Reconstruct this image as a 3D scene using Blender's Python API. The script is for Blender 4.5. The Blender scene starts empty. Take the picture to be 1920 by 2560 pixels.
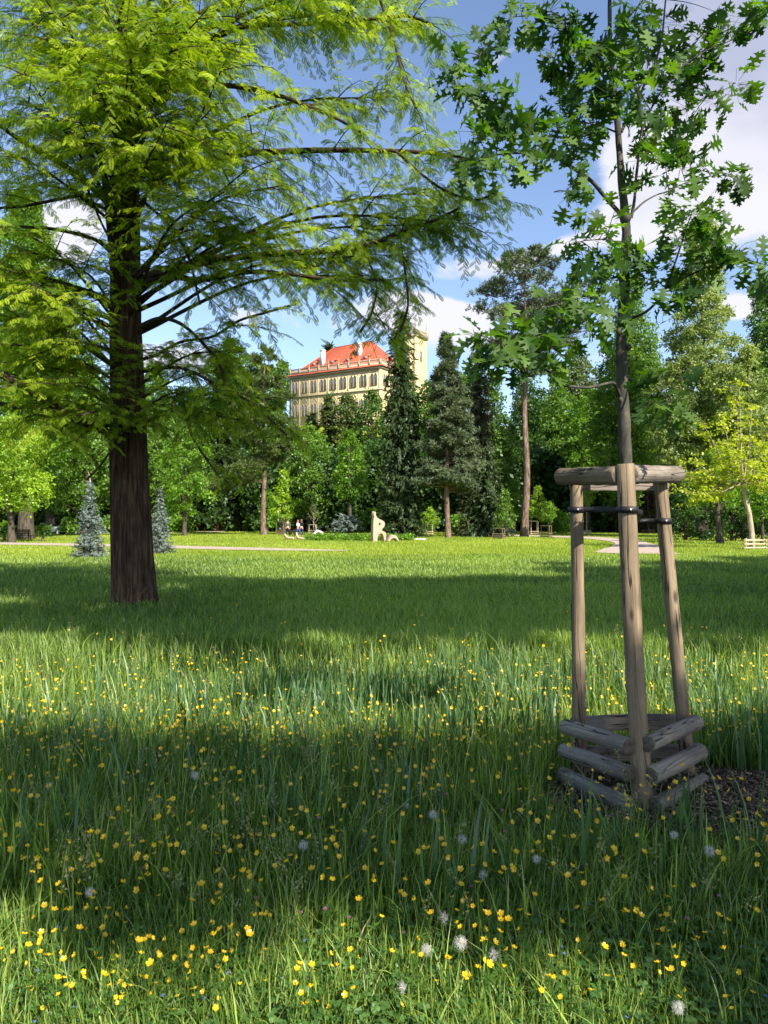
import bpy, math, random
import numpy as np
from mathutils import Vector

# ------------------------------------------------------------------ camera, sky, sun, exposure
SC = bpy.context.scene
COL = SC.collection
F = 1850.0            # focal length in pixels of the 1920 x 2560 photograph
HZ = 1302.0           # row of the horizon
EYE = 1.6
cam_d = bpy.data.cameras.new('camera')
cam_d.sensor_fit = 'VERTICAL'; cam_d.sensor_height = 36.0; cam_d.lens = 36.0 * F / 2560.0
cam_d.shift_y = (HZ - 1280.0) / 2560.0
cam_d.clip_start = 0.05; cam_d.clip_end = 6000
cam = bpy.data.objects.new('camera', cam_d); COL.objects.link(cam)
cam.location = (0, 0, EYE); cam.rotation_euler = (math.radians(90), 0, 0)
SC.camera = cam
SC.render.resolution_x, SC.render.resolution_y = 768, 1024

SUN_EL = math.radians(38)
SUN_H = Vector((0.58, -0.8146))            # horizontal direction towards the sun
sun_dir = Vector((SUN_H.x * math.cos(SUN_EL), SUN_H.y * math.cos(SUN_EL), math.sin(SUN_EL)))
sl = bpy.data.lights.new('sun', 'SUN'); sl.energy = 5.0; sl.angle = math.radians(0.53); sl.color = (1.0, 0.93, 0.82)
so = bpy.data.objects.new('sun', sl); COL.objects.link(so)
so.rotation_euler = sun_dir.to_track_quat('Z', 'Y').to_euler(); so.location = (20, -20, 40)

SC.view_settings.view_transform = 'Standard'; SC.view_settings.look = 'None'
SC.view_settings.exposure = 1.07; SC.view_settings.gamma = 1.0
SC.cycles.max_bounces = 7; SC.cycles.diffuse_bounces = 3; SC.cycles.transmission_bounces = 4
SC.cycles.transparent_max_bounces = 4; SC.cycles.glossy_bounces = 2
SC.cycles.sample_clamp_indirect = 6
SC.cycles.use_denoising = True
SC.cycles.denoising_input_passes = 'RGB_ALBEDO_NORMAL'

world = bpy.data.worlds.new('World'); SC.world = world; world.use_nodes = True
def build_world():
    nt = world.node_tree; nt.nodes.clear(); N = nt.nodes.new; L = nt.links.new
    def inp(sock, v):
        if hasattr(v, 'is_linked') or hasattr(v, 'links'): L(v, sock)
        else: sock.default_value = v
    def M(op, a, b=None, c=None, clamp=False):
        n = N('ShaderNodeMath'); n.operation = op; n.use_clamp = clamp
        inp(n.inputs[0], a)
        if b is not None: inp(n.inputs[1], b)
        if c is not None: inp(n.inputs[2], c)
        return n.outputs[0]
    sky = N('ShaderNodeTexSky'); sky.sky_type = 'NISHITA'; sky.sun_disc = False
    sky.sun_elevation = SUN_EL; sky.sun_rotation = math.atan2(SUN_H.x, SUN_H.y)
    sky.air_density = 1.0; sky.dust_density = 0.6; sky.ozone_density = 2.2; sky.altitude = 250
    tc = N('ShaderNodeTexCoord'); sep = N('ShaderNodeSeparateXYZ'); L(tc.outputs['Generated'], sep.inputs[0])
    X, Y, Z = sep.outputs
    yy = M('MAXIMUM', M('ABSOLUTE', Y), 0.12)
    u = M('DIVIDE', X, yy); v = M('DIVIDE', Z, yy)
    comb = N('ShaderNodeCombineXYZ'); inp(comb.inputs[0], M('MULTIPLY', u, 1.0)); inp(comb.inputs[1], M('MULTIPLY', v, 1.7)); inp(comb.inputs[2], M('MULTIPLY', Y, 0.5))
    def noise(scale, detail, rough, off, dist=0.0):
        n = N('ShaderNodeTexNoise'); n.inputs['Scale'].default_value = scale; n.inputs['Detail'].default_value = detail
        n.inputs['Roughness'].default_value = rough; n.inputs['Distortion'].default_value = dist
        a = N('ShaderNodeVectorMath'); a.operation = 'ADD'; L(comb.outputs[0], a.inputs[0]); a.inputs[1].default_value = off
        L(a.outputs[0], n.inputs['Vector']); return n.outputs['Fac']
    n1 = noise(5.0, 9, 0.56, (3.1, 7.7, 0), 0.25); n2 = noise(13.0, 7, 0.6, (1.2, 0.4, 5)); n3 = noise(3.2, 4, 0.5, (9.2, 3.4, 2))
    # banks of cloud: direction (u, v), radii, strength, tilt
    blobs = [(1720,110,200,230,.46,0),(1900,190,220,190,.6,0),(1640,420,150,70,.68,-.3),(1850,520,240,95,.95,.1),(1570,540,80,62,.62,0),(1780,350,240,70,.5,.2),
             (1210,665,170,42,.62,.0),(1380,620,110,30,.55,.25),(1265,572,60,16,.5,.35),(1270,128,55,15,.42,.6),(1110,795,120,42,.85,0),(1020,760,60,40,.5,0),
             (190,560,100,70,.85,0),(150,640,90,40,.6,0),(740,800,180,60,.30,0),(560,760,110,50,.42,0),(100,930,150,50,.7,0),(420,900,160,50,.5,0),(1850,775,70,30,.9,0),(1380,900,300,60,.4,0)]
    tot = None
    for (px, py, rx, ry, s, t) in blobs:
        cu, cv = (px - 960) / F, (HZ - py) / F; ru, rv = rx / F, ry / F
        du = M('SUBTRACT', u, cu); dv = M('SUBTRACT', v, cv)
        if t:
            ct, st = math.cos(t), math.sin(t)
            du, dv = M('ADD', M('MULTIPLY', du, ct), M('MULTIPLY', dv, st)), M('SUBTRACT', M('MULTIPLY', dv, ct), M('MULTIPLY', du, st))
        a = M('MULTIPLY', du, 1 / ru); b = M('MULTIPLY', dv, 1 / rv)
        e = M('MULTIPLY', M('EXPONENT', M('MULTIPLY', M('ADD', M('MULTIPLY', a, a), M('MULTIPLY', b, b)), -0.8)), s)
        tot = e if tot is None else M('ADD', tot, e)
    front = M('GREATER_THAN', Y, 0.0)
    tot = M('ADD', M('MULTIPLY', tot, front), M('MULTIPLY', M('SUBTRACT', 1.0, front), 0.25))
    d = M('ADD', M('ADD', tot, M('MULTIPLY', M('SUBTRACT', n1, 0.5), 1.5)), M('MULTIPLY', M('SUBTRACT', n2, 0.5), 0.5))
    mr = N('ShaderNodeMapRange'); mr.interpolation_type = 'SMOOTHSTEP'; inp(mr.inputs[0], d)
    mr.inputs[1].default_value = 0.34; mr.inputs[2].default_value = 0.62; mr.inputs[3].default_value = 0.0; mr.inputs[4].default_value = 0.93
    mask = mr.outputs[0]
    # grey undersides where the bank is thick
    sh = N('ShaderNodeMapRange'); sh.interpolation_type = 'SMOOTHSTEP'
    thick = M('ADD', M('MULTIPLY', n3, 1.1), M('MULTIPLY', M('SUBTRACT', v, 0.50), 1.9)); inp(sh.inputs[0], thick)
    sh.inputs[1].default_value = 0.35; sh.inputs[2].default_value = 0.85
    cm = N('ShaderNodeMix'); cm.data_type = 'RGBA'; inp(cm.inputs[0], sh.outputs[0])
    cm.inputs[6].default_value = (4.1, 4.05, 4.35, 1); cm.inputs[7].default_value = (2.3, 2.45, 3.2, 1)
    # sky made a little deeper blue
    tint = N('ShaderNodeMix'); tint.data_type = 'RGBA'; tint.blend_type = 'MULTIPLY'; tint.inputs[0].default_value = 1.0
    L(sky.outputs[0], tint.inputs[6]); tint.inputs[7].default_value = (1.03, 0.985, 1.0, 1)
    mx = N('ShaderNodeMix'); mx.data_type = 'RGBA'; inp(mx.inputs[0], mask); L(tint.outputs[2], mx.inputs[6]); L(cm.outputs[2], mx.inputs[7])
    bg = N('ShaderNodeBackground'); bg.inputs[1].default_value = 0.115; L(mx.outputs[2], bg.inputs[0])
    out = N('ShaderNodeOutputWorld'); L(bg.outputs[0], out.inputs[0])
build_world()

# ------------------------------------------------------------------ helpers
rng = np.random.default_rng(11)
def gx(px, d): return (px - 960.0) / F * d           # where a thing seen at column px stands at distance d
def gz(py, d): return EYE + (HZ - py) / F * d
def P3(px, py, d): return np.array((gx(px, d), d, gz(py, d)))
def nrm(a): return a / np.maximum(np.linalg.norm(a, axis=-1, keepdims=True), 1e-9)

def tag(o, label=None, cat=None, group=None, kind=None):
    for k, v in (('label', label), ('category', cat), ('group', group), ('kind', kind)):
        if v: o[k] = v
    return o
def empty(name, loc=(0, 0, 0), label=None, cat=None, group=None, rz=0.0):
    o = bpy.data.objects.new(name, None); COL.objects.link(o); o.location = loc; o.rotation_euler = (0, 0, rz); o.empty_display_size = 0.2
    return tag(o, label, cat, group)

def link_mesh(name, V, faces, mats, parent=None, attr=None, smooth=False, midx=None, loc=None, rot=None):
    """V (n,3); faces a list of (m,k) int arrays."""
    me = bpy.data.meshes.new(name)
    V = np.asarray(V, dtype=np.float32); faces = [np.asarray(f, dtype=np.int32) for f in faces if len(f)]
    me.vertices.add(len(V)); me.vertices.foreach_set('co', V.ravel())
    lv = np.concatenate([f.ravel() for f in faces]); me.loops.add(len(lv)); me.loops.foreach_set('vertex_index', lv)
    cnt = np.concatenate([np.full(len(f), f.shape[1], dtype=np.int32) for f in faces]); st = np.concatenate([[0], np.cumsum(cnt)[:-1]]).astype(np.int32)
    me.polygons.add(len(cnt)); me.polygons.foreach_set('loop_start', st)
    if smooth: me.polygons.foreach_set('use_smooth', np.ones(len(cnt), dtype=bool))
    if midx is not None: me.polygons.foreach_set('material_index', np.asarray(midx, dtype=np.int32))
    if attr is not None:
        a = me.attributes.new('v', 'FLOAT', 'POINT'); a.data.foreach_set('value', np.asarray(attr, dtype=np.float32))
    for m in (mats if isinstance(mats, (list, tuple)) else [mats]): me.materials.append(m)
    me.update(calc_edges=True)
    if midx is not None: pass
    o = bpy.data.objects.new(name, me); COL.objects.link(o)
    if parent is not None: o.parent = parent
    if loc is not None: o.location = loc
    if rot is not None: o.rotation_euler = rot
    return o

def copy_tree(o, parent=None):
    c = o.copy(); COL.objects.link(c)
    if parent is not None: c.parent = parent
    for ch in list(o.children): copy_tree(ch, c)
    return c

class MB:
    """collects pieces into one mesh"""
    def __init__(s): s.V = []; s.F = {}; s.n = 0; s.A = []
    def add(s, V, Fs, a=0.5):
        V = np.asarray(V, dtype=float)
        for f in (Fs if isinstance(Fs, list) else [Fs]):
            f = np.asarray(f, dtype=np.int64)
            if len(f): s.F.setdefault(f.shape[1], []).append(f + s.n)
        s.V.append(V); s.A.append(np.broadcast_to(np.asarray(a, dtype=float), (len(V),)) if np.ndim(a) < 2 else a); s.n += len(V)
        return s
    def box(s, c, size, rz=0.0, R=None, a=0.5):
        x, y, z = [q / 2 for q in size]
        V = np.array([(-x,-y,-z),(x,-y,-z),(x,y,-z),(-x,y,-z),(-x,-y,z),(x,-y,z),(x,y,z),(-x,y,z)])
        if R is None:
            cz, sz = math.cos(rz), math.sin(rz); R = np.array([(cz,-sz,0),(sz,cz,0),(0,0,1)])
        V = V @ R.T + np.array(c)
        return s.add(V, np.array([(0,3,2,1),(4,5,6,7),(0,1,5,4),(1,2,6,5),(2,3,7,6),(3,0,4,7)]), a)
    def tube(s, pts, rad, k=8, cap=True, a=0.5, wob=0.0):
        V, Fq = tube(pts, rad, k, wob); n = len(pts)
        s.add(V, Fq, a)
        if cap:
            c0 = len(V); s.add(np.vstack([V[:k], V[-k:]]), [np.array([list(range(k))[::-1]]), np.array([list(range(k, 2 * k))])], a)
        return s
    def lathe(s, prof, k=16, c=(0, 0, 0), a=0.5):
        pts = np.array([(c[0], c[1], c[2] + z) for r, z in prof]); V = []
        for (r, z) in prof:
            t = np.linspace(0, 2 * np.pi, k, endpoint=False); V.append(np.stack([c[0] + r * np.cos(t), c[1] + r * np.sin(t), np.full(k, c[2] + z)], 1))
        V = np.vstack(V); n = len(prof)
        i = np.arange(n - 1)[:, None]; j = np.arange(k)[None]
        Fq = np.stack([i * k + j, i * k + (j + 1) % k, (i + 1) * k + (j + 1) % k, (i + 1) * k + j], -1).reshape(-1, 4)
        return s.add(V, Fq, a)
    def build(s, name, mat, parent=None, smooth=False, loc=None, rot=None):
        V = np.vstack(s.V); return link_mesh(name, V, [np.vstack(f) for f in s.F.values()], mat, parent, np.concatenate(s.A), smooth, loc=loc, rot=rot)

def tube(pts, rad, k=8, wob=0.0):
    pts = np.asarray(pts, dtype=float); n = len(pts); rad = np.broadcast_to(np.asarray(rad, dtype=float), (n,))
    T = np.gradient(pts, axis=0); T = nrm(T)
    up = np.array((0, 0, 1.0)) if abs(T[:, 2]).mean() < 0.9 else np.array((1.0, 0, 0))
    A = nrm(np.cross(T, up)); B = np.cross(T, A)
    t = np.linspace(0, 2 * np.pi, k, endpoint=False)
    r = rad[:, None] * (1 + (wob * np.sin(t * 3 + 1.3 * np.arange(n)[:, None]) if wob else 0 * t))
    V = pts[:, None] + r[..., None] * (np.cos(t)[None, :, None] * A[:, None] + np.sin(t)[None, :, None] * B[:, None])
    i = np.arange(n - 1)[:, None]; j = np.arange(k)[None]
    Fq = np.stack([i * k + j, i * k + (j + 1) % k, (i + 1) * k + (j + 1) % k, (i + 1) * k + j], -1).reshape(-1, 4)
    return V.reshape(-1, 3), Fq

def spline(pts, n):
    """Catmull-Rom through pts, n samples"""
    P = np.asarray(pts, dtype=float); P = np.vstack([2 * P[0] - P[1], P, 2 * P[-1] - P[-2]]); m = len(P) - 3
    t = np.linspace(0, m - 1e-6, n); i = t.astype(int); f = (t - i)[:, None]
    p0, p1, p2, p3 = P[i], P[i + 1], P[i + 2], P[i + 3]
    return 0.5 * (2 * p1 + (p2 - p0) * f + (2 * p0 - 5 * p1 + 4 * p2 - p3) * f**2 + (3 * p1 - p0 - 3 * p2 + p3) * f**3)

def frames(D, Nh):
    """matrices whose columns are side, forward D, normal (near Nh)"""
    y = nrm(D); x = nrm(np.cross(y, Nh)); z = np.cross(x, y)
    return np.stack([x, y, z], -1)
def stamp(TV, TF, pos, R, s):
    TV = np.asarray(TV); n = len(TV); s = np.asarray(s)
    if s.ndim == 1: s = s[:, None]
    V = np.einsum('nij,nvj->nvi', R, TV[None] * s[:, None, :] if s.shape[1] == 3 else TV[None] * s[:, None]) + pos[:, None]
    Fs = (np.asarray(TF)[None] + (np.arange(len(pos)) * n)[:, None, None]).reshape(-1, np.asarray(TF).shape[1])
    return V.reshape(-1, 3), Fs
def rdir(n, r=None):
    r = r or rng; return nrm(r.normal(size=(n, 3)))

# ------------------------------------------------------------------ materials
def new_mat(name):
    m = bpy.data.materials.new(name); m.use_nodes = True; nt = m.node_tree; nt.nodes.clear(); return m, nt
def leaf_mat(name, dark, light, trans=0.4, gloss=0.06, rough=0.45, tcol=None, spot=None):
    """leaves: colour varies with the mesh attribute v; part of the light passes through"""
    m, nt = new_mat(name); N = nt.nodes.new; L = nt.links.new
    at = N('ShaderNodeAttribute'); at.attribute_name = 'v'
    cr = N('ShaderNodeValToRGB'); cr.color_ramp.elements[0].color = (*dark, 1); cr.color_ramp.elements[1].color = (*light, 1); L(at.outputs['Fac'], cr.inputs[0])
    if spot:
        e = cr.color_ramp.elements.new(0.93); e.color = (*light, 1); cr.color_ramp.elements[-1].color = (*spot, 1)
    d = N('ShaderNodeBsdfDiffuse'); L(cr.outputs[0], d.inputs[0])
    t = N('ShaderNodeBsdfTranslucent'); mm = N('ShaderNodeMix'); mm.data_type = 'RGBA'; mm.blend_type = 'MULTIPLY'; mm.inputs[0].default_value = 1
    L(cr.outputs[0], mm.inputs[6]); mm.inputs[7].default_value = (*(tcol or (1.7, 1.75, 0.6)), 1); L(mm.outputs[2], t.inputs[0])
    g = N('ShaderNodeBsdfGlossy'); g.inputs['Roughness'].default_value = rough; g.inputs[0].default_value = (.55, .6, .6, 1)
    a = N('ShaderNodeMixShader'); a.inputs[0].default_value = trans; L(d.outputs[0], a.inputs[1]); L(t.outputs[0], a.inputs[2])
    b = N('ShaderNodeMixShader'); b.inputs[0].default_value = gloss; L(a.outputs[0], b.inputs[1]); L(g.outputs[0], b.inputs[2])
    o = N('ShaderNodeOutputMaterial'); L(b.outputs[0], o.inputs[0]); return m
def noise_mat(name, c1, c2, scale=8.0, detail=6, rough=0.85, bump=0.3, stretch=(1, 1, 1), dist=0.02, spec=0.2, c3=None, lo=0.35, hi=0.65):
    m, nt = new_mat(name); N = nt.nodes.new; L = nt.links.new
    tc = N('ShaderNodeTexCoord'); mp = N('ShaderNodeMapping'); mp.inputs['Scale'].default_value = stretch; L(tc.outputs['Object'], mp.inputs[0])
    n = N('ShaderNodeTexNoise'); n.inputs['Scale'].default_value = scale; n.inputs['Detail'].default_value = detail; n.inputs['Roughness'].default_value = 0.65; L(mp.outputs[0], n.inputs['Vector'])
    cr = N('ShaderNodeValToRGB'); cr.color_ramp.elements[0].position = lo; cr.color_ramp.elements[1].position = hi
    cr.color_ramp.elements[0].color = (*c1, 1); cr.color_ramp.elements[1].color = (*c2, 1); L(n.outputs[0], cr.inputs[0])
    if c3:
        e = cr.color_ramp.elements.new((lo + hi) / 2); e.color = (*c3, 1)
    p = N('ShaderNodeBsdfPrincipled'); p.inputs['Roughness'].default_value = rough; p.inputs['Specular IOR Level'].default_value = spec; L(cr.outputs[0], p.inputs['Base Color'])
    if bump:
        b = N('ShaderNodeBump'); b.inputs['Strength'].default_value = bump; b.inputs['Distance'].default_value = dist; L(n.outputs[0], b.inputs['Height']); L(b.outputs[0], p.inputs['Normal'])
    o = N('ShaderNodeOutputMaterial'); L(p.outputs[0], o.inputs[0]); return m

MAT = {}
MAT['redwood_bark'] = noise_mat('redwood_bark', (0.022, 0.015, 0.010), (0.135, 0.088, 0.056), 3.0, 8, 0.9, 0.9, (6, 6, 0.55), 0.05, 0.1, c3=(0.058, 0.038, 0.025))
MAT['limb_bark'] = noise_mat('limb_bark', (0.025, 0.018, 0.013), (0.085, 0.06, 0.04), 9.0, 6, 0.9, 0.6, (1, 1, 1), 0.02, 0.1)
MAT['oak_bark'] = noise_mat('oak_bark', (0.035, 0.035, 0.028), (0.10, 0.092, 0.07), 14.0, 7, 0.8, 0.4, (2, 2, 0.7), 0.01, 0.2, c3=(0.062, 0.058, 0.045))
MAT['pine_bark'] = noise_mat('pine_bark', (0.05, 0.038, 0.032), (0.24, 0.18, 0.145), 2.0, 7, 0.9, 0.8, (3, 3, 0.8), 0.06, 0.1, c3=(0.15, 0.10, 0.075))
MAT['dark_bark'] = noise_mat('dark_bark', (0.035, 0.028, 0.022), (0.11, 0.09, 0.07), 3.0, 6, 0.9, 0.6, (2, 2, 0.6), 0.04, 0.1)
MAT['pale_bark'] = noise_mat('pale_bark', (0.22, 0.18, 0.12), (0.46, 0.40, 0.29), 4.0, 6, 0.85, 0.4, (2, 2, 0.6), 0.02, 0.1)
MAT['redwood_leaf'] = leaf_mat('redwood_leaf', (0.055, 0.14, 0.008), (0.36, 0.46, 0.022), 0.45, 0.02, 0.6)
MAT['oak_leaf'] = leaf_mat('oak_leaf', (0.018, 0.062, 0.010), (0.12, 0.22, 0.016), 0.48, 0.04, 0.6, (1.5, 1.7, 0.6))
LC = {  # crown colours
 'lush': ((0.055, 0.14, 0.010), (0.20, 0.35, 0.025), .42), 'bright': ((0.12, 0.23, 0.014), (0.34, 0.48, 0.04), .42), 'mid': ((0.045, 0.11, 0.012), (0.17, 0.29, 0.035), .42),
 'dark': ((0.028, 0.075, 0.010), (0.12, 0.22, 0.03), .38), 'olive': ((0.05, 0.08, 0.018), (0.13, 0.18, 0.045), .3), 'purple': ((0.012, 0.009, 0.010), (0.05, 0.028, 0.030), .25),
 'linden': ((0.075, 0.135, 0.020), (0.33, 0.39, 0.13), .40), 'catalpa': ((0.20, 0.27, 0.018), (0.52, 0.56, 0.06), .45),
 'spruce': ((0.010, 0.026, 0.008), (0.06, 0.095, 0.024), .12), 'pine': ((0.045, 0.072, 0.034), (0.15, 0.185, 0.085), .12), 'blue': ((0.06, 0.085, 0.07), (0.24, 0.30, 0.26), .1),
 'brownish': ((0.035, 0.04, 0.015), (0.10, 0.10, 0.04), .15), 'wood': ((0.016, 0.048, 0.009), (0.07, 0.14, 0.022), .34)}
for k, (a, b, t) in LC.items(): MAT['leaf_' + k] = leaf_mat('leaf_' + k, a, b, t, 0.04 if k not in ('catalpa',) else 0.03)
# ------------------------------------------------------------------ ground, paths
def sstep(a, b, t):
    t = np.clip((t - a) / (b - a), 0, 1); return t * t * (3 - 2 * t)
def ground_z(x, y):
    """flat meadow, then the wooded hill with the castle"""
    x = np.asarray(x, dtype=float); y = np.asarray(y, dtype=float)
    return 24.0 * sstep(118, 176, y) + 5.0 * sstep(176, 320, y) * np.exp(-((x + 10) / 160) ** 2)
def grid_sheet():
    xs = np.concatenate([-np.geomspace(3000, 62, 14), np.linspace(-60, 60, 61), np.geomspace(62, 3000, 14)])
    ys = np.concatenate([-np.geomspace(3000, 12, 12), np.linspace(-10, 110, 61), np.linspace(113, 200, 40), np.geomspace(205, 3500, 16)])
    X, Y = np.meshgrid(xs, ys); V = np.stack([X, Y, ground_z(X, Y)], -1).reshape(-1, 3); n = len(xs); m = len(ys)
    i = np.arange(m - 1)[:, None]; j = np.arange(n - 1)[None]
    return V, np.stack([i * n + j, i * n + j + 1, (i + 1) * n + j + 1, (i + 1) * n + j], -1).reshape(-1, 4)
def ground_mat():
    m, nt = new_mat('meadow_ground'); N = nt.nodes.new; L = nt.links.new
    tc = N('ShaderNodeTexCoord')
    def ns(s, det, st=(1, 1, 1)):
        mp = N('ShaderNodeMapping'); mp.inputs['Scale'].default_value = st; L(tc.outputs['Object'], mp.inputs[0])
        n = N('ShaderNodeTexNoise'); n.inputs['Scale'].default_value = s; n.inputs['Detail'].default_value = det; n.inputs['Roughness'].default_value = 0.6; L(mp.outputs[0], n.inputs['Vector']); return n.outputs[0]
    a, b = ns(0.22, 5), ns(9.0, 6)
    c1 = N('ShaderNodeValToRGB'); c1.color_ramp.elements[0].color = (0.15, 0.22, 0.018, 1); c1.color_ramp.elements[1].color = (0.32, 0.38, 0.05, 1)
    c1.color_ramp.elements[0].position = .32; c1.color_ramp.elements[1].position = .68; L(a, c1.inputs[0])
    c2 = N('ShaderNodeValToRGB'); c2.color_ramp.elements[0].color = (0.55, 0.55, 0.5, 1); c2.color_ramp.elements[1].color = (1.2, 1.15, 1.0, 1); c2.color_ramp.elements[0].position = .3; c2.color_ramp.elements[1].position = .7; L(b, c2.inputs[0])
    mx = N('ShaderNodeMix'); mx.data_type = 'RGBA'; mx.blend_type = 'MULTIPLY'; mx.inputs[0].default_value = 1; L(c1.outputs[0], mx.inputs[6]); L(c2.outputs[0], mx.inputs[7])
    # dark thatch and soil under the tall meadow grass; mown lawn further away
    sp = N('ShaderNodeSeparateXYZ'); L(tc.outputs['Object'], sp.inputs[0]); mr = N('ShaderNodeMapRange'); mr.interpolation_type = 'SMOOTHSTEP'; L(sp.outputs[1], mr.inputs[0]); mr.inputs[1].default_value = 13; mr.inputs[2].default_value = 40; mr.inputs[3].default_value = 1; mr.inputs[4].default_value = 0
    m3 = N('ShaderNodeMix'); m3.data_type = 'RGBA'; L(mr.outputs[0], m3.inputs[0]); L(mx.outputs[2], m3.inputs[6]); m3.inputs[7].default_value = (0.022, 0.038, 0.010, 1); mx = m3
    p = N('ShaderNodeBsdfPrincipled'); p.inputs['Roughness'].default_value = 0.95; p.inputs['Specular IOR Level'].default_value = 0.05; L(mx.outputs[2], p.inputs['Base Color'])
    bp = N('ShaderNodeBump'); bp.inputs['Strength'].default_value = 0.8; bp.inputs['Distance'].default_value = 0.08; L(b, bp.inputs['Height']); L(bp.outputs[0], p.inputs['Normal'])
    o = N('ShaderNodeOutputMaterial'); L(p.outputs[0], o.inputs[0]); return m
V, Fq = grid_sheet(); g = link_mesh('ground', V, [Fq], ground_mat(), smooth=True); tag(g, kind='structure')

MAT['path'] = noise_mat('path', (0.34, 0.26, 0.21), (0.48, 0.385, 0.32), 3.0, 6, 0.95, 0.3, (1, 1, 1), 0.01, 0.1)
def sheet(name, pts, z, mat):
    pts = np.array([(x, y, z) for x, y in pts]); o = link_mesh(name, pts, [np.array([list(range(len(pts)))])], mat); tag(o, kind='structure'); return o
def ribbon_path(name, near, far, z=0.035):
    """near, far: lists of (column, distance) along both edges"""
    a = [(gx(p, d), d) for p, d in near]; b = [(gx(p, d), d) for p, d in far]; n = 40
    A = spline([(x, y, 0) for x, y in a], n); B = spline([(x, y, 0) for x, y in b], n)
    w = 0.06 * np.sin(np.arange(n) * 2.1)[:, None]; V = np.vstack([A + w, B - w]); V[:, 2] = z
    i = np.arange(n - 1); o = link_mesh(name, V, [np.stack([i, i + 1, n + i + 1, n + i], -1)], MAT['path']); return tag(o, kind='structure')
ribbon_path('path', [(-900, 56), (-300, 51.5), (0, 48.8), (300, 44.5), (560, 40.2), (760, 38.8), (870, 38.6)], [(-900, 64), (-300, 57.5), (0, 53.8), (300, 49.3), (560, 44.6), (760, 41.4), (870, 39.4)])
ribbon_path('path', [(1700, 34.6), (1640, 35.0), (1560, 35.4), (1490, 36.8), (1500, 40), (1535, 47), (1530, 55), (1490, 62), (1430, 68), (1300, 75), (1150, 84)],
            [(1705, 34.8), (1690, 36.2), (1672, 38), (1655, 42), (1645, 47), (1620, 53), (1590, 60), (1530, 68), (1460, 74), (1320, 81), (1150, 90)])
ribbon_path('path', [(470, 104), (515, 112), (535, 126)], [(560, 104), (565, 112), (572, 126)], 0.05)
# pale path that crosses the far side of the lawn
ribbon_path('path', [(-200, 88), (150, 90), (300, 92), (470, 95)], [(-200, 92), (150, 94), (300, 97), (470, 101)], 0.04)

# grey flagstones by the sculpture
MAT['grey_stone'] = noise_mat('grey_stone', (0.30, 0.30, 0.32), (0.48, 0.48, 0.50), 4.0)
mb = MB(); mb.box((gx(1020, 62), 62, 0.06), (2.9, 1.2, 0.12), rz=0.06); mb.box((gx(985, 63.5), 63.5, 0.05), (1.6, 0.9, 0.10), rz=-0.1)
tag(mb.build('paving_slab', MAT['grey_stone']), 'flat grey stone slab lying in the grass behind the low curved stone', 'slab')

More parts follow.
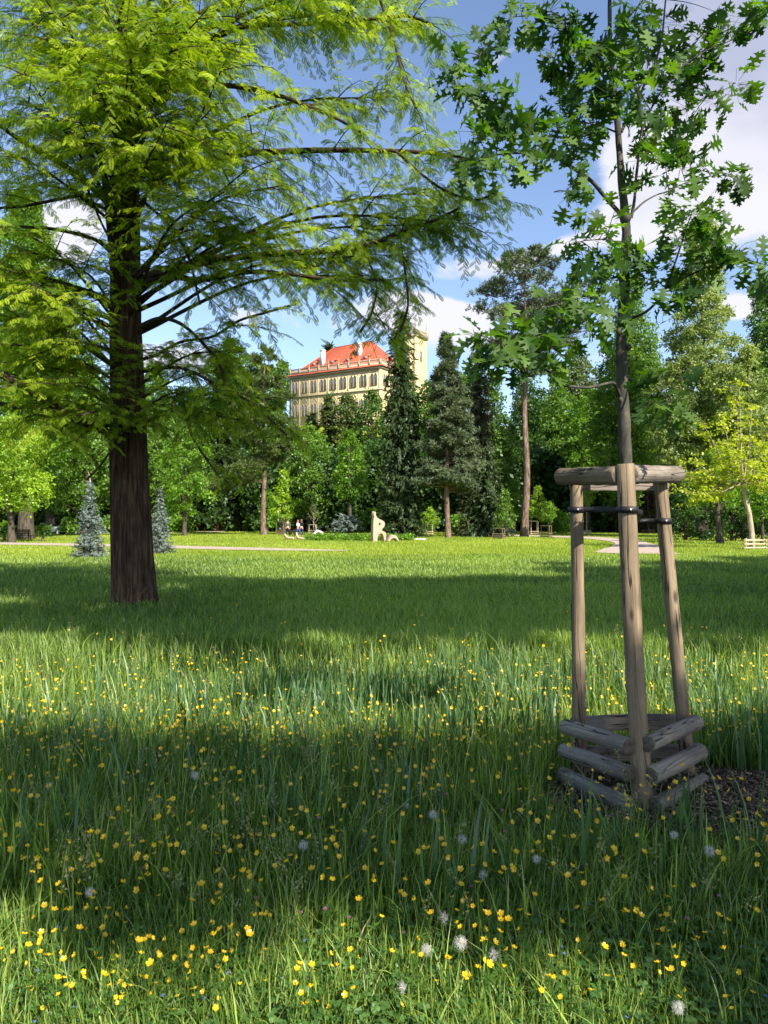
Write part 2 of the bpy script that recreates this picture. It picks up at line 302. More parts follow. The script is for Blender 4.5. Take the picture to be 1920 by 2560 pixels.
# ------------------------------------------------------------------ castle
def castle():
    CREAM = noise_mat('cream_render', (0.44, 0.36, 0.185), (0.51, 0.425, 0.235), 0.7, 5, 0.9, 0.1)
    TRIM = noise_mat('stone_trim', (0.30, 0.25, 0.17), (0.42, 0.35, 0.25), 2.0, 5, 0.9, 0.1)
    ROOF = noise_mat('red_tile', (0.34, 0.072, 0.035), (0.50, 0.125, 0.06), 1.2, 6, 0.8, 0.2, (1, 1, 3))
    WHITE = noise_mat('white_render', (0.56, 0.55, 0.53), (0.68, 0.67, 0.65), 2.0, 4, 0.9, 0.1)
    FR = noise_mat('window_frame_paint', (0.16, 0.19, 0.24), (0.22, 0.25, 0.30), 3.0, 3, 0.6, 0.0)
    GL, nt = new_mat('window_glass'); p = nt.nodes.new('ShaderNodeBsdfPrincipled'); p.inputs['Base Color'].default_value = (0.05, 0.07, 0.10, 1); p.inputs['Roughness'].default_value = 0.12; p.inputs['Specular IOR Level'].default_value = 0.9
    o_ = nt.nodes.new('ShaderNodeOutputMaterial'); nt.links.new(p.outputs[0], o_.inputs[0])
    c = empty('castle', (-23.4, 183.0, 21.0), 'cream castle with arched windows, red tiled roof and stone balustrade on the wooded hill', 'castle', rz=math.radians(-30.4))
    W, D, H = 26.2, 17.0, 16.1
    def wall_with_windows():
        # the body: plain walls; the windows are recessed pieces set proud by a stone surround
        mb = MB(); mb.box((W / 2, D / 2, H / 2 - 3), (W, D, H + 6)); mb.box((W - 4.5, D + 7, H / 2 - 3.2), (8.2, 14, H + 5.4))
        for k in range(10): mb.box((0.35 + k * (W - 0.7) / 9, -0.03, H / 2 - 2.7), (0.16, 0.08, H + 4.6))
        return mb.build('wall', CREAM, c)
    wall_with_windows()
    mb = MB()
    mb.box((W / 2, -0.12, 10.9), (W + 0.2, 0.34, 0.22)); mb.box((W / 2, -0.22, H - 0.22), (W + 0.6, 0.5, 0.3)); mb.box((W + 0.17, D / 2, H - 0.22), (0.42, D, 0.3)); mb.box((W + 0.09, D / 2, 10.9), (0.24, D, 0.22))
    for k in range(46): mb.box((0.4 + k * (W - 0.8) / 45, -0.2, H - 0.5), (0.16, 0.2, 0.24))
    mb.build('cornice', TRIM, c)
    def lancet(w, h, n=7):
        """outline of a pointed arch window, x then z"""
        pts = [(-w / 2, 0), (w / 2, 0)]; hs = h - w * 0.95; r = w * 1.08
        for i in range(n):
            t = i / (n - 1) * math.acos((r - w / 2) / r); pts.append((w / 2 - r + r * math.cos(t), hs + r * math.sin(t)))
        for i in range(n - 2, -1, -1):
            t = i / (n - 1) * math.acos((r - w / 2) / r); pts.append((-w / 2 + r - r * math.cos(t), hs + r * math.sin(t)))
        return pts
    def prism(mb, pts, x, z, y0, y1, side=False):
        n = len(pts); A = [(x + p[0], y0, z + p[1]) for p in pts] + [(x + p[0], y1, z + p[1]) for p in pts]
        A = np.array(A)
        if side: A = np.stack([W - A[:, 1], A[:, 0], A[:, 2]], 1)
        i = np.arange(n); q = np.stack([i, (i + 1) % n, n + (i + 1) % n, n + i], -1)
        mb.add(A, [q, np.array([list(range(n))[::-1]]), np.array([list(range(n, 2 * n))])])
    def ring(mb, w, h, t, x, z, y0, y1, side=False):
        o = lancet(w + 2 * t, h + 1.6 * t); i_ = lancet(w, h); n = len(o)
        o = [(a, b - t * 0.6) if b <= 0 else (a, b) for a, b in o]
        L4 = []
        for P, y in ((o, y0), (i_, y0), (i_, y1), (o, y1)): L4 += [(x + p[0], y, z + p[1]) for p in P]
        A = np.array(L4)
        if side: A = np.stack([W - A[:, 1], A[:, 0], A[:, 2]], 1)
        k = np.arange(n); k2 = (k + 1) % n; Q = []
        for a in range(4):
            b = (a + 1) % 4; Q.append(np.stack([a * n + k, a * n + k2, b * n + k2, b * n + k], -1))
        mb.add(A, np.vstack(Q))
    def window(x, z, w, h, side=False, shut=False):
        m = MB(); ring(m, w, h, 0.075, x, z, -0.16, 0.05, side); wo = m.build('window', TRIM, c)
        m = MB(); prism(m, lancet(w, h), x, z, -0.05, -0.02, side); m.build('pane', FR if shut else GL, wo)
        if not shut:
            m = MB()
            for bx in ((x, z + h * .45, .06, h * .88), ): m.box((bx[0], -0.08, bx[1]), (bx[2], 0.05, bx[3])) if not side else m.box((W + 0.08, bx[0], bx[1]), (0.05, bx[2], bx[3]))
            for t in (0.25, 0.5, 0.72): m.box((x, -0.075, z + h * t), (w, 0.04, 0.05)) if not side else m.box((W + 0.075, x, z + h * t), (0.04, w, 0.05))
            m.build('glazing_bar', FR, wo)
    for k in range(9):
        xc = 1.75 + k * (W - 3.5) / 8
        for s in (-0.47, 0.47):
            window(xc + s, 11.9, 0.74, 2.75, shut=(k == 0 or (k == 8 and s > 0)))
            window(xc + s, 6.1, 0.74, 2.9)
        m = MB(); m.box((xc, -0.06, 15.1), (0.42, 0.14, 0.12)); m.box((xc, -0.07, 15.1), (0.12, 0.15, 0.42)); m.build('cross_ornament', TRIM, c)
        m = MB(); ring(m, 2.1, 3.7, 0.08, xc, 6.75, -0.08, 0.02); m.build('blind_arch', TRIM, c)
    for k in range(5):
        yc = 2.0 + k * (D - 4) / 4
        for s in (-0.47, 0.47): window(yc + s, 11.9, 0.68, 2.75, side=True)
    # roof: the skirt outside the balustrade, then the hipped main roof with dormers
    e, ins = 0.75, 1.1; z0, z1 = H + 0.05, H + 1.1
    A = [(-e, -e, z0), (W + e, -e, z0), (W + e, D + e, z0), (-e, D + e, z0), (ins, ins, z1), (W - ins, ins, z1), (W - ins, D - ins, z1), (ins, D - ins, z1)]
    Rz = 24.2; A += [(7.6, D / 2, Rz), (W - 7.6, D / 2, Rz + 0.3)]
    Fr = [np.array([(0, 1, 5, 4), (1, 2, 6, 5), (2, 3, 7, 6), (3, 0, 4, 7), (4, 5, 9, 8), (6, 7, 8, 9)]), np.array([(5, 6, 9), (7, 4, 8)])]
    V0 = np.array(A, dtype=float); rf = link_mesh('roof', V0, Fr, ROOF, c)
    m = MB(); ridge = [(A[8], A[9]), (A[4], A[8]), (A[5], A[9]), (A[6], A[9])]
    for a, b in ridge: m.tube(np.array([a, b]) + np.array((0, 0, 0.04)), [0.11, 0.11], 6)
    m.build('ridge_tile', ROOF, rf)
    def roof_z(y): return z1 + (y - ins) / (D / 2 - ins) * (Rz - z1)
    for x, y, zt in ((8.0, 3.0, 22.2), (17.7, 4.6, 22.9)):
        m = MB(); zb = roof_z(y) - 1.0; m.box((x, y, (zb + zt) / 2), (0.95, 0.95, zt - zb)); m.box((x, y, zt + 0.1), (1.15, 1.15, 0.22)); m.box((x, y, zt + 0.3), (0.9, 0.9, 0.2)); m.build('chimney', WHITE, rf)
    for x in (5.6, 11.0, 15.6, 20.6):
        y = 3.0; z = roof_z(y); m = MB()
        A2 = np.array([(x - .8, y - .6, z + .0), (x + .8, y - .6, z + .0), (x - .8, y - .6, z + .45), (x + .8, y - .6, z + .45), (x, y - .7, z + 1.0), (x, y + 1.2, z + 1.6), (x - 1.0, y + .7, z + .9), (x + 1.0, y + .7, z + .9), (x - .8, y - .6, z - .7), (x + .8, y - .6, z - .7)])
        m.add(A2, [np.array([(8, 9, 3, 2)]), np.array([(2, 3, 4)]), np.array([(2, 4, 5, 6), (4, 3, 7, 5)])]); dm = m.build('dormer', ROOF, rf)
        m = MB(); m.box((x, y - .63, z + .12), (0.9, 0.08, 0.5)); m.build('pane', FR, dm)
    # balustrade with pinnacles, standing on the skirt
    def rail(p0, p1, n, nm='balustrade'):
        p0, p1 = np.array(p0, float), np.array(p1, float); L_ = np.linalg.norm(p1 - p0); ang = math.atan2(p1[1] - p0[1], p1[0] - p0[0]); mid = (p0 + p1) / 2; zb = H + 0.45; m = MB()
        m.box((mid[0], mid[1], zb + 0.25), (L_, 0.3, 0.5), rz=ang); m.box((mid[0], mid[1], zb + 1.25), (L_, 0.34, 0.16), rz=ang)
        k = int(L_ / 0.36)
        for i in range(k):
            q = p0 + (p1 - p0) * (i + .5) / k; m.lathe([(.11, 0), (.15, .2), (.09, .4), (.13, .6), (.11, .68)], 6, (q[0], q[1], zb + 0.5))
        bo = m.build(nm, TRIM, c)
        for i in range(n + 1):
            q = p0 + (p1 - p0) * i / n; m = MB(); m.box((q[0], q[1], zb + 0.7), (0.40, 0.42, 1.36), rz=ang); m.box((q[0], q[1], zb + 1.42), (0.46, 0.46, 0.10), rz=ang)
            m.lathe([(.10, 0), (.07, .5), (.02, 1.15), (.0, 1.2)], 6, (q[0], q[1], zb + 1.47)); m.build('pinnacle', TRIM, bo)
    rail((0.2, 0.2), (W - 0.2, 0.2), 9); rail((W - 0.2, 0.2), (W - 0.2, D - 0.2), 5); rail((0.2, 0.2), (0.2, D - 0.2), 5)
    # downpipe
    m = MB(); m.tube([(0.75, -0.35, H - .1), (0.75, -0.2, H - 1.0), (0.75, -0.2, -4)], [.09, .09, .09], 6); m.build('downpipe', FR, c)
    # tower behind
    tx, ty = 17.9, 30.0; TZ = 29.6; m = MB(); m.box((tx, ty, TZ / 2 - 3), (6.2, 6.2, TZ + 6))
    for a in (-1, 1):
        for b in (-1, 1): m.box((tx + a * 2.95, ty + b * 2.95, TZ / 2 - 3), (0.5, 0.5, TZ + 5.8))
    t = m.build('tower', CREAM, c)
    m = MB(); m.box((tx, ty, TZ + .15), (7.0, 7.0, 0.4)); m.box((tx, ty - 3.2, TZ + 1.7), (6.4, .3, .2)); m.box((tx + 3.2, ty, TZ + 1.7), (.3, 6.1, .2)); m.box((tx - 3.2, ty, TZ + 1.7), (.3, 6.1, .2))
    for i in range(14):
        f = -3 + i * 6 / 13; m.box((tx + f, ty - 3.2, TZ + 1.0), (.14, .2, 1.3)); m.box((tx + 3.2, ty + f, TZ + 1.0), (.2, .14, 1.3)); m.box((tx - 3.2, ty + f, TZ + 1.0), (.2, .14, 1.3))
    m.build('parapet', TRIM, t)
    for a in (-1, 1):
        for b in (-1, 1):
            m = MB(); m.box((tx + a * 3.2, ty + b * 3.2, TZ + 1.2), (.7, .7, 1.9)); m.lathe([(.32, 0), (.22, .8), (.05, 3.2), (0, 3.3)], 6, (tx + a * 3.2, ty + b * 3.2, TZ + 2.15)); m.build('pinnacle', TRIM, t)
    for s in (-1, 1):
        m = MB(); prism(m, lancet(0.9, 3.4), tx + s * 0, TZ - 6.5, ty - 3.2, ty - 3.13) if s < 0 else None
        if s < 0: m.build('window', GL, t)
    m = MB(); m.box((tx + 3.13, ty, TZ - 5), (0.08, 0.9, 2.8)); m.build('window', GL, t)
castle()
# ------------------------------------------------------------------ foliage pieces
def make_cluster(n, r, leaf, seed, flat=0.5):
    """n folded leaves in a loose flattened sprig of radius 1 (leaf = leaf length in units of the sprig)"""
    g_ = np.random.default_rng(seed); T = np.array([(0, 0, 0), (0.36, 0.5, 0.10), (0, 1, -0.05), (-0.36, 0.5, 0.10)])
    pos = rdir(n, g_) * (g_.random((n, 1)) ** 0.45) * r; pos[:, 2] *= flat
    D = nrm(pos * np.array((1, 1, .3)) + g_.normal(size=(n, 3)) * 0.45 + np.array((0, 0, -0.15))); Nn = nrm(np.array((0, 0, 1.0)) + g_.normal(size=(n, 3)) * 0.55)
    V, Fq = stamp(T, [(0, 1, 2, 3)], pos, frames(D, Nn), leaf * (0.7 + 0.6 * g_.random(n))); return V, Fq
CL = [make_cluster(11, 1.0, 0.62, 100 + i) for i in range(5)]

def crown_mesh(pos, nor, scale, vv, name, mat, parent, templ=CL, jit=0.35):
    """stamps leaf sprigs; nor = where each sprig faces"""
    k = len(templ); VV, FF, AA, n0 = [], [], [], 0
    for i in range(k):
        s = slice(i, None, k); p = pos[s]
        if not len(p): continue
        TV, TF = templ[i]; R = frames(rdir(len(p)), nrm(nor[s])); V, Fq = stamp(TV, TF, p, R, scale[s])
        nl = len(TV); a = np.repeat(vv[s], nl) + np.tile(np.repeat(rng.normal(size=nl // 4 if nl % 4 == 0 else nl) * 0.10, 4 if nl % 4 == 0 else 1), len(p))
        VV.append(V); FF.append(Fq + n0); AA.append(np.clip(a, 0, 1)); n0 += len(V)
    return link_mesh(name, np.vstack(VV), [np.vstack(FF)], mat, parent, np.concatenate(AA))

PROFILE = {
 'round': lambda t: np.sqrt(np.clip(1 - (2 * t - 0.95) ** 2 * 0.96, 0.03, 1)),
 'egg': lambda t: np.clip(np.sin(np.pi * (t ** 0.62) * 0.97 + 0.03), 0.08, 1),
 'cone': lambda t: np.clip((1 - t) ** 0.75 * np.minimum(1, 0.55 + t * 4), 0.06, 1),
 'dome': lambda t: np.clip(np.sqrt(1 - t * t * .96), 0.1, 1),
}
def broadleaf(px, d, top, hw, bot, colour, label, shape='egg', trunk=None, bark='dark_bark', seed=0, name='broadleaf_tree', dens=1.0, lumps=None, group=None, cat='tree', leaf=None, zb=None, lean=0.0, open_=0.0, wmin=0.0):
    """a broadleaf tree given by where it stands (column, distance), top row, half width and lowest row of the crown in the photograph"""
    global rng; keep = rng; rng = np.random.default_rng(1000 + seed)
    x, y = gx(px, d), d; zg = float(ground_z(x, y)) if zb is None else zb
    R = hw / F * d; zt = gz(top, d) ; zb_ = max(gz(bot, d), zg + 0.15); Hc = zt - zb_
    root = empty(name, (x, y, zg), label, cat, group)
    prof = PROFILE[shape]
    nl = lumps or int(max(12, min(60, 16 + Hc * R * 0.35)))
    lr = R * 0.34 * (14 / nl) ** 0.22; lr = max(lr, Hc * 0.09)
    t = (np.arange(nl) + rng.random(nl)) / nl; ang = np.arange(nl) * 2.399 + rng.random(nl) * 0.9
    pr = prof(t); rad = R * pr * (0.42 + 0.36 * rng.random(nl)); LR = lr * (0.6 + 0.65 * rng.random(nl)) * np.clip(pr * 1.15, 0.5, 1)
    C = np.stack([rad * np.cos(ang), rad * np.sin(ang), zb_ - zg + Hc * (0.06 + 0.90 * t) - LR * 0.3], 1)
    C = np.vstack([C, [(0, 0, zt - zg - lr * 0.75)]]); LR = np.append(LR, lr * 0.7); rad = np.append(rad, 0)
    LRz = np.minimum(LR * 0.8, np.maximum(0.35, (C[:, 2] - (zb_ - zg)) + LR * 0.55))
    s = leaf or max(0.0052 * d, 0.16)                     # sprig radius
    area = 4 * np.pi * LR * LRz; cnt = np.maximum(8, (dens * 0.50 * area / (s * s * 1.1))).astype(int)
    idx = np.repeat(np.arange(len(C)), cnt); n = len(idx); u = rdir(n); u[:, 2] = np.where(rng.random(n) < 0.62, np.abs(u[:, 2]), u[:, 2])
    shell = 0.62 + 0.42 * rng.random(n) ** 0.7 + 0.14 * rng.normal(size=n) * 0.6
    pos = C[idx] + u * shell[:, None] * np.stack([LR[idx], LR[idx], LRz[idx]], 1)
    pos[:, 2] = np.maximum(pos[:, 2], 0.12)
    nor = u * 0.8 + np.array((0, 0, 0.75)) + rng.normal(size=(n, 3)) * 0.4
    lump_v = rng.random(len(C)) * 0.34
    v = 0.30 + lump_v[idx] + 0.16 * rng.normal(size=n) + 0.10 * u[:, 2]
    # the trunk and its limbs
    th = C[:, 2].max() - lr; tr = trunk or max(0.12, (zt - zg) * 0.018)
    m = MB(); lx = lean * th
    ax = [np.array((lx * f + 0.3 * tr * math.sin(5 * f + seed), 0.3 * tr * math.cos(4 * f + seed), th * f)) for f in np.linspace(0, 1, 9)]; ax[0][2] = -0.1
    m.tube(np.array(ax), [tr * 1.5, tr * 1.05] + [tr * (1 - 0.85 * f) for f in np.linspace(0.15, 1, 7)], 10, cap=False, wob=0.05)
    for i in np.argsort(-LR)[:26]:
        c = C[i]; f = np.clip((c[2] - np.hypot(c[0], c[1]) * 0.75) / th, max(0.06, (zb_ - zg) / th * 0.8), 0.92)
        p0 = np.array((lx * f, 0, th * f)); mid = (p0 + c) / 2 + np.array((0, 0, 0.10 * np.linalg.norm(c - p0))) * (1 if c[2] > p0[2] else -0.4)
        m.tube(spline([p0, mid, c], 6), np.linspace(tr * 0.42 * (1.1 - f), 0.02 + tr * .05, 6), 5, cap=False)
    m.build('trunk', MAT[bark], root, smooth=True)
    if lean: pos[:, 0] += lean * pos[:, 2]
    crown_mesh(pos, nor, s * (0.75 + 0.5 * rng.random(n)), v, 'crown', MAT['leaf_' + colour], root)
    rng = keep; return root

# needle sprays
def make_frond(n, seed, w=0.42, droop=0.25, tw=0.05):
    """a flat conifer spray, length 1 along y, side twigs as narrow blades"""
    g_ = np.random.default_rng(seed); V = []; Fq = []
    t = np.linspace(0.04, 0.97, n); k = 0
    for i, a in enumerate(t):
        for sgn in (-1, 1):
            L_ = w * (1 - a * 0.75) * (0.8 + 0.4 * g_.random()); ang = 0.75 + 0.25 * g_.random()
            d_ = np.array((sgn * math.sin(ang), math.cos(ang), -droop * (0.5 + g_.random()))); b = np.array((0, a, -droop * a * a * 0.6)); e = b + d_ * L_
            p = np.array((math.cos(ang) * -sgn, math.sin(ang), 0.25 * g_.normal())) * tw * (1.3 - a * .6)
            V += [b - p * .5, b + (e - b) * .55 + p, e, b + (e - b) * .45 - p]; Fq.append((k, k + 1, k + 2, k + 3)); k += 4
    return np.array(V), np.array(Fq)
FROND = [make_frond(9, 200 + i, 0.46, 0.30, 0.085) for i in range(4)]
HANG = [make_frond(9, 240 + i, 0.38, 0.8, 0.10) for i in range(3)]
def make_tuft(n, seed, w=0.05):
    g_ = np.random.default_rng(seed); D = rdir(n, g_); D[:, 2] = np.abs(D[:, 2]) * 0.9 + D[:, 2] * .1 - 0.05; D = nrm(D); S = nrm(np.cross(D, rdir(n, g_))) * w
    L_ = 0.7 + 0.5 * g_.random((n, 1)); V = np.stack([D * 0.08 - S * .6, D * L_ * .6 + S * 1.0, D * L_, D * L_ * .5 - S * 1.0], 1).reshape(-1, 3); return V, np.arange(4 * n).reshape(-1, 4)
TUFT = [make_tuft(20, 260 + i, 0.085) for i in range(4)]

def spruce(px, d, top, hw, bot, colour, label, name='spruce_tree', seed=0, zb=None, levels=None, droop=0.35, frond=None, dens=1.0, bark='dark_bark', power=0.8, templ=None, group=None, irregular=0.25, trunk=None, tip=None):
    global rng; keep = rng; rng = np.random.default_rng(2000 + seed)
    x, y = gx(px, d), d; zg = float(ground_z(x, y)) if zb is None else zb; zt = gz(top, d) - zg; zlow = max(gz(bot, d) - zg, 0.05); R = hw / F * d
    root = empty(name, (x, y, zg), label, 'tree', group); nlev = levels or int(max(14, (zt - zlow) / 0.42)); P, Dn, S, A, Nn = [], [], [], [], []
    m = MB(); tr = trunk or max(0.04, zt * 0.014)
    m.tube(np.array([(0.05 * tr * math.sin(i), 0, zt * f) for i, f in enumerate(np.linspace(-0.01, 0.985, 10))]), [tr * 1.5] + list(np.linspace(tr, 0.012, 9)), 9, cap=False)
    fl = frond or max(0.012 * d, 0.16)
    for i in range(nlev):
        f = (i + rng.random() * 0.6) / nlev; z = zlow + (zt - zlow) * f; L0 = R * (1 - f) ** power
        nb = int(np.clip(5 + L0 * 2.2, 5, 11) * dens)
        for b in range(nb):
            az = rng.random() * 2 * np.pi; L_ = max(0.12 * R, L0 * (1 - irregular + 1.3 * irregular * rng.random())); dr = droop * (0.7 + 0.6 * rng.random())
            n = max(2, int(L_ / (fl * 0.42))); u = np.linspace(0.12 if L_ > 1 else 0.25, 1.0, n); h = np.array((math.cos(az), math.sin(az), 0))
            pz = z - dr * L_ * u ** 1.4 + 0.18 * L_ * u ** 3; pts = h[None] * (L_ * u)[:, None]; pts[:, 2] = np.maximum(pz, 0.05)
            T = np.gradient(pts, axis=0) if n > 1 else h[None]; T = nrm(T + rng.normal(size=(n, 3)) * 0.35)
            P.append(pts); Dn.append(T); S.append(fl * (0.75 + 0.5 * rng.random(n)) * (1.05 - 0.35 * u)); A.append(np.full(n, 0.28 + 0.3 * rng.random()) + 0.22 * u * rng.random(n)); Nn.append(np.tile((0, 0, 1.0), (n, 1)) + h * 0.4 + rng.normal(size=(n, 3)) * 0.3)
            if b % 2 == 0 and L_ > 0.5: m.tube(np.array([(0, 0, z), pts[n // 2], pts[-1]]), [tr * .22 * (1 - f) + .01, .015, .006], 4, cap=False)
    P, Dn, S, A, Nn = np.vstack(P), np.vstack(Dn), np.concatenate(S), np.clip(np.concatenate(A), 0, 1), np.vstack(Nn)
    tm = templ or FROND; VV, FF, AA, n0 = [], [], [], 0
    for i in range(len(tm)):
        s = slice(i, None, len(tm)); TV, TF = tm[i]; V, Fq = stamp(TV, TF, P[s], frames(Dn[s], Nn[s]), S[s]); V[:, 2] = np.maximum(V[:, 2], 0.02)
        VV.append(V); FF.append(Fq + n0); AA.append(np.repeat(A[s], len(TV))); n0 += len(V)
    m.build('trunk', MAT[bark], root, smooth=True)
    link_mesh('crown', np.vstack(VV), [np.vstack(FF)], MAT['leaf_' + colour], root, np.concatenate(AA))
    if tip:
        link_mesh('leader', *(lambda q: (q[0], [q[1]]))(tube(np.array([(0, 0, zt - 0.02), (-0.03, 0, zt + tip * .5), (-0.10, 0, zt + tip)]), [0.03, 0.02, 0.008], 5)), MAT['pale_bark'], root)
    rng = keep; return root

def pine(px, d, top, hw, bot, label, colour='pine', seed=0, nbr=46, tuft=None, trunk_px=None, rise=0.25, shape=lambda f: np.clip(1.15 * (1 - f) ** 0.6 * min(1, 0.45 + 2.2 * f), .12, 1), name='pine_tree', dens=1.0, extra=None, zb=None, lean=0.0):
    """open pine: limbs that end in pads of needle tufts"""
    global rng; keep = rng; rng = np.random.default_rng(3000 + seed)
    x, y = gx(px, d), d; zg = float(ground_z(x, y)) if zb is None else zb; zt = gz(top, d) - zg; zlow = gz(bot, d) - zg; R = hw / F * d
    root = empty(name, (x, y, zg), label, 'tree'); tr = (trunk_px or 12) / 2 / F * d; m = MB(); tf = tuft or 0.0062 * d
    ax = lambda z: np.array((lean * z + 0.35 * tr * math.sin(z * .5 + seed), 0.3 * tr * math.cos(z * .4), z))
    zz = np.linspace(-0.1, zt * 0.985, 14); m.tube(np.array([ax(z) for z in zz]), [tr * 1.35, tr * 1.05] + [tr * (1 - 0.9 * q ** 1.3) for q in np.linspace(0.08, 1, 12)], 12, cap=False, wob=0.04)
    P, U, A = [], [], []
    br = [(zlow + (zt - zlow) * ((i + rng.random() * .8) / nbr), rng.random() * 2 * np.pi, None) for i in range(nbr)] + [(gz(e[0], d) - zg, e[1], e[2]) for e in (extra or [])]
    for z, az, Lf in br:
        f = max((z - zlow) / (zt - zlow), 0.0); L_ = R * shape(min(f, 1)) * (0.65 + 0.45 * rng.random()) if Lf is None else Lf
        h = np.array((math.cos(az), math.sin(az), 0)); sd = np.array((-h[1], h[0], 0)); up = rise * (0.2 + f) if Lf is None else -0.28
        p0 = ax(z); p2 = p0 + h * L_ + np.array((0, 0, up * L_)); p1 = p0 + h * L_ * 0.5 + np.array((0, 0, up * L_ * 0.2)); c = spline([p0, p1, p2], 8)
        m.tube(c, np.linspace((tr * 0.30 * (1.1 - f) + 0.012) * (1 if Lf is None else .4), 0.012, 8), 5, cap=False)
        n = int(max(6, L_ * 13 * dens * (0.5 / tf) ** 0.8 * 0.55)); u = (0.32 if Lf is None else .08) + (.68 if Lf is None else .92) * rng.random(n) ** 0.75; w = (rng.random(n) * 2 - 1) * L_ * 0.38 * np.clip(1.25 - u, .3, 1) * 1.4
        base = c[np.clip((u * 7).astype(int), 0, 7)]; q = base + sd * w[:, None] + h * (rng.normal(size=n) * 0.1 * L_)[:, None] + np.array((0, 0, 1.0)) * (0.10 * L_ * rng.random(n) + 0.10 * np.abs(w) - 0.02)[:, None]
        P.append(q); U.append(nrm(np.tile((0, 0, 1.0), (n, 1)) + h * 0.5 + rng.normal(size=(n, 3)) * 0.45)); A.append(np.clip(0.25 + 0.35 * rng.random() + 0.15 * rng.normal(size=n), 0, 1))
        for k in range(0, n, 5): m.tube(np.array([base[k], q[k]]), [0.018, 0.008], 3, cap=False)
    P, U, A = np.vstack(P), np.vstack(U), np.concatenate(A); VV, FF, AA, n0 = [], [], [], 0
    for i in range(4):
        s = slice(i, None, 4); TV, TF = TUFT[i]; V, Fq = stamp(TV, TF, P[s], frames(rdir(len(P[s])), U[s]), tf * (0.75 + 0.5 * rng.random(len(P[s])))); VV.append(V); FF.append(Fq + n0); AA.append(np.repeat(A[s], len(TV))); n0 += len(V)
    m.build('trunk', MAT['pine_bark'], root, smooth=True); link_mesh('crown', np.vstack(VV), [np.vstack(FF)], MAT['leaf_' + colour], root, np.concatenate(AA))
    rng = keep; return root

def wood(name, colour, label, seed, boxes, s=0.9):
    """far woodland that reads as one mass: lumps of foliage over the ground; boxes = (x0, x1, y0, y1, height0, height1, count)"""
    global rng; keep = rng; rng = np.random.default_rng(4000 + seed); C, R_ = [], []
    for (x0, x1, y0, y1, h0, h1, n) in boxes:
        x = x0 + (x1 - x0) * rng.random(n); y = y0 + (y1 - y0) * rng.random(n); h = h0 + (h1 - h0) * rng.random(n)
        for a, b, c in zip(x, y, h):
            r = 2.6 + 1.8 * rng.random()
            for z in np.arange(1.0, c, 2.6): C.append((a + rng.normal() * .8, b + rng.normal() * .8, float(ground_z(a, b)) + z)); R_.append(r * (0.75 + 0.4 * rng.random()) * (1.0 if z < c - 3 else 0.65))
    C, R_ = np.array(C), np.array(R_); cnt = (0.32 * 4 * np.pi * R_ ** 2 / (s * s * 1.1)).astype(int); idx = np.repeat(np.arange(len(C)), cnt); n = len(idx)
    u = rdir(n); u[:, 2] = np.where(rng.random(n) < .6, np.abs(u[:, 2]), u[:, 2]); pos = C[idx] + u * (R_[idx] * (0.7 + 0.35 * rng.random(n)))[:, None]
    lv = rng.random(len(C)) * .4; o = crown_mesh(pos, u + np.array((0, 0, .7)) + rng.normal(size=(n, 3)) * .4, s * (0.75 + 0.5 * rng.random(n)), np.clip(0.25 + lv[idx] + .15 * rng.normal(size=n), 0, 1), name, MAT['leaf_' + colour], None)
    rng = keep; return tag(o, label, 'woodland', kind='stuff')

# ------------------------------------------------------------------ the trees round the lawn
T = broadleaf
wood('woodland', 'wood', 'dense dark woodland closing the view behind the park trees', 1,
     [(-95, -42, 96, 118, 9, 15, 46), (-42, -12, 106, 122, 8, 12, 30), (-12, 30, 104, 122, 9, 14, 40), (30, 85, 92, 116, 9, 15, 50), (-60, 60, 124, 148, 5, 8, 60), (28, 70, 128, 165, 8, 12, 24), (-80, -34, 130, 170, 8, 12, 26)])
T(60, 64, 470, 190, 1230, 'lush', 'tall fresh green tree rising behind the big trunk, its top near the left edge', 'egg', seed=1, trunk=.5)
T(28, 54, 1030, 128, 1288, 'bright', 'light green maple arching over the dark bench', 'round', seed=2, trunk=.22)
T(215, 80, 900, 135, 1305, 'mid', 'mid green tree standing behind the left blue spruce', 'egg', seed=3)
T(130, 92, 820, 120, 1300, 'dark', 'dark shady tree filling the gap above the bench', 'egg', seed=4)
T(462, 78, 1070, 82, 1296, 'lush', 'round fresh green maple just right of the big trunk with its low crown', 'round', seed=5, trunk=.2)
T(385, 98, 900, 95, 1300, 'mid', 'mid green tree behind the big redwood trunk', 'egg', seed=6)
T(500, 112, 960, 80, 1290, 'dark', 'dark tree rising behind the round maple', 'egg', seed=7)
spruce(560, 112, 880, 55, 1290, 'spruce', 'dark spruce above the brick gate pillars', seed=8)
T(620, 125, 930, 60, 1290, 'dark', 'dark broad tree behind the bare pine trunk', 'egg', seed=9)
pine(660, 84, 868, 105, 1160, 'pine with a tall bare pale trunk and olive needles, left of the walkers', 'olive', seed=10, trunk_px=13, nbr=46, dens=1.5, extra=[(1205, 3.3, 6.0), (1175, 2.8, 5.0), (1200, 3.0, 7.5), (1160, 3.9, 5.0), (1150, 2.6, 6.5), (1185, 3.5, 6.8)])
T(707, 88, 1175, 36, 1312, 'bright', 'small bright yellow-green tree behind the three walkers', 'cone', seed=11, trunk=.12, name='young_tree')
T(668, 97, 1230, 26, 1318, 'lush', 'low green bush-like tree touching the pale pine trunk', 'cone', seed=12, trunk=.1, name='young_tree')
T(770, 104, 1060, 62, 1305, 'mid', 'mid green tree between the yellow-green tree and the lawn maple', 'round', seed=13)
T(874, 93, 1072, 60, 1262, 'lush', 'dome-crowned green maple on a straight dark trunk behind the stone sculpture', 'egg', seed=14, trunk=.25)
T(690, 140, 1000, 45, 1240, 'mid', 'green tree on the slope under the left end of the castle', 'round', seed=15)
T(735, 132, 1062, 46, 1250, 'olive', 'olive tree low on the slope below the castle', 'round', seed=16)
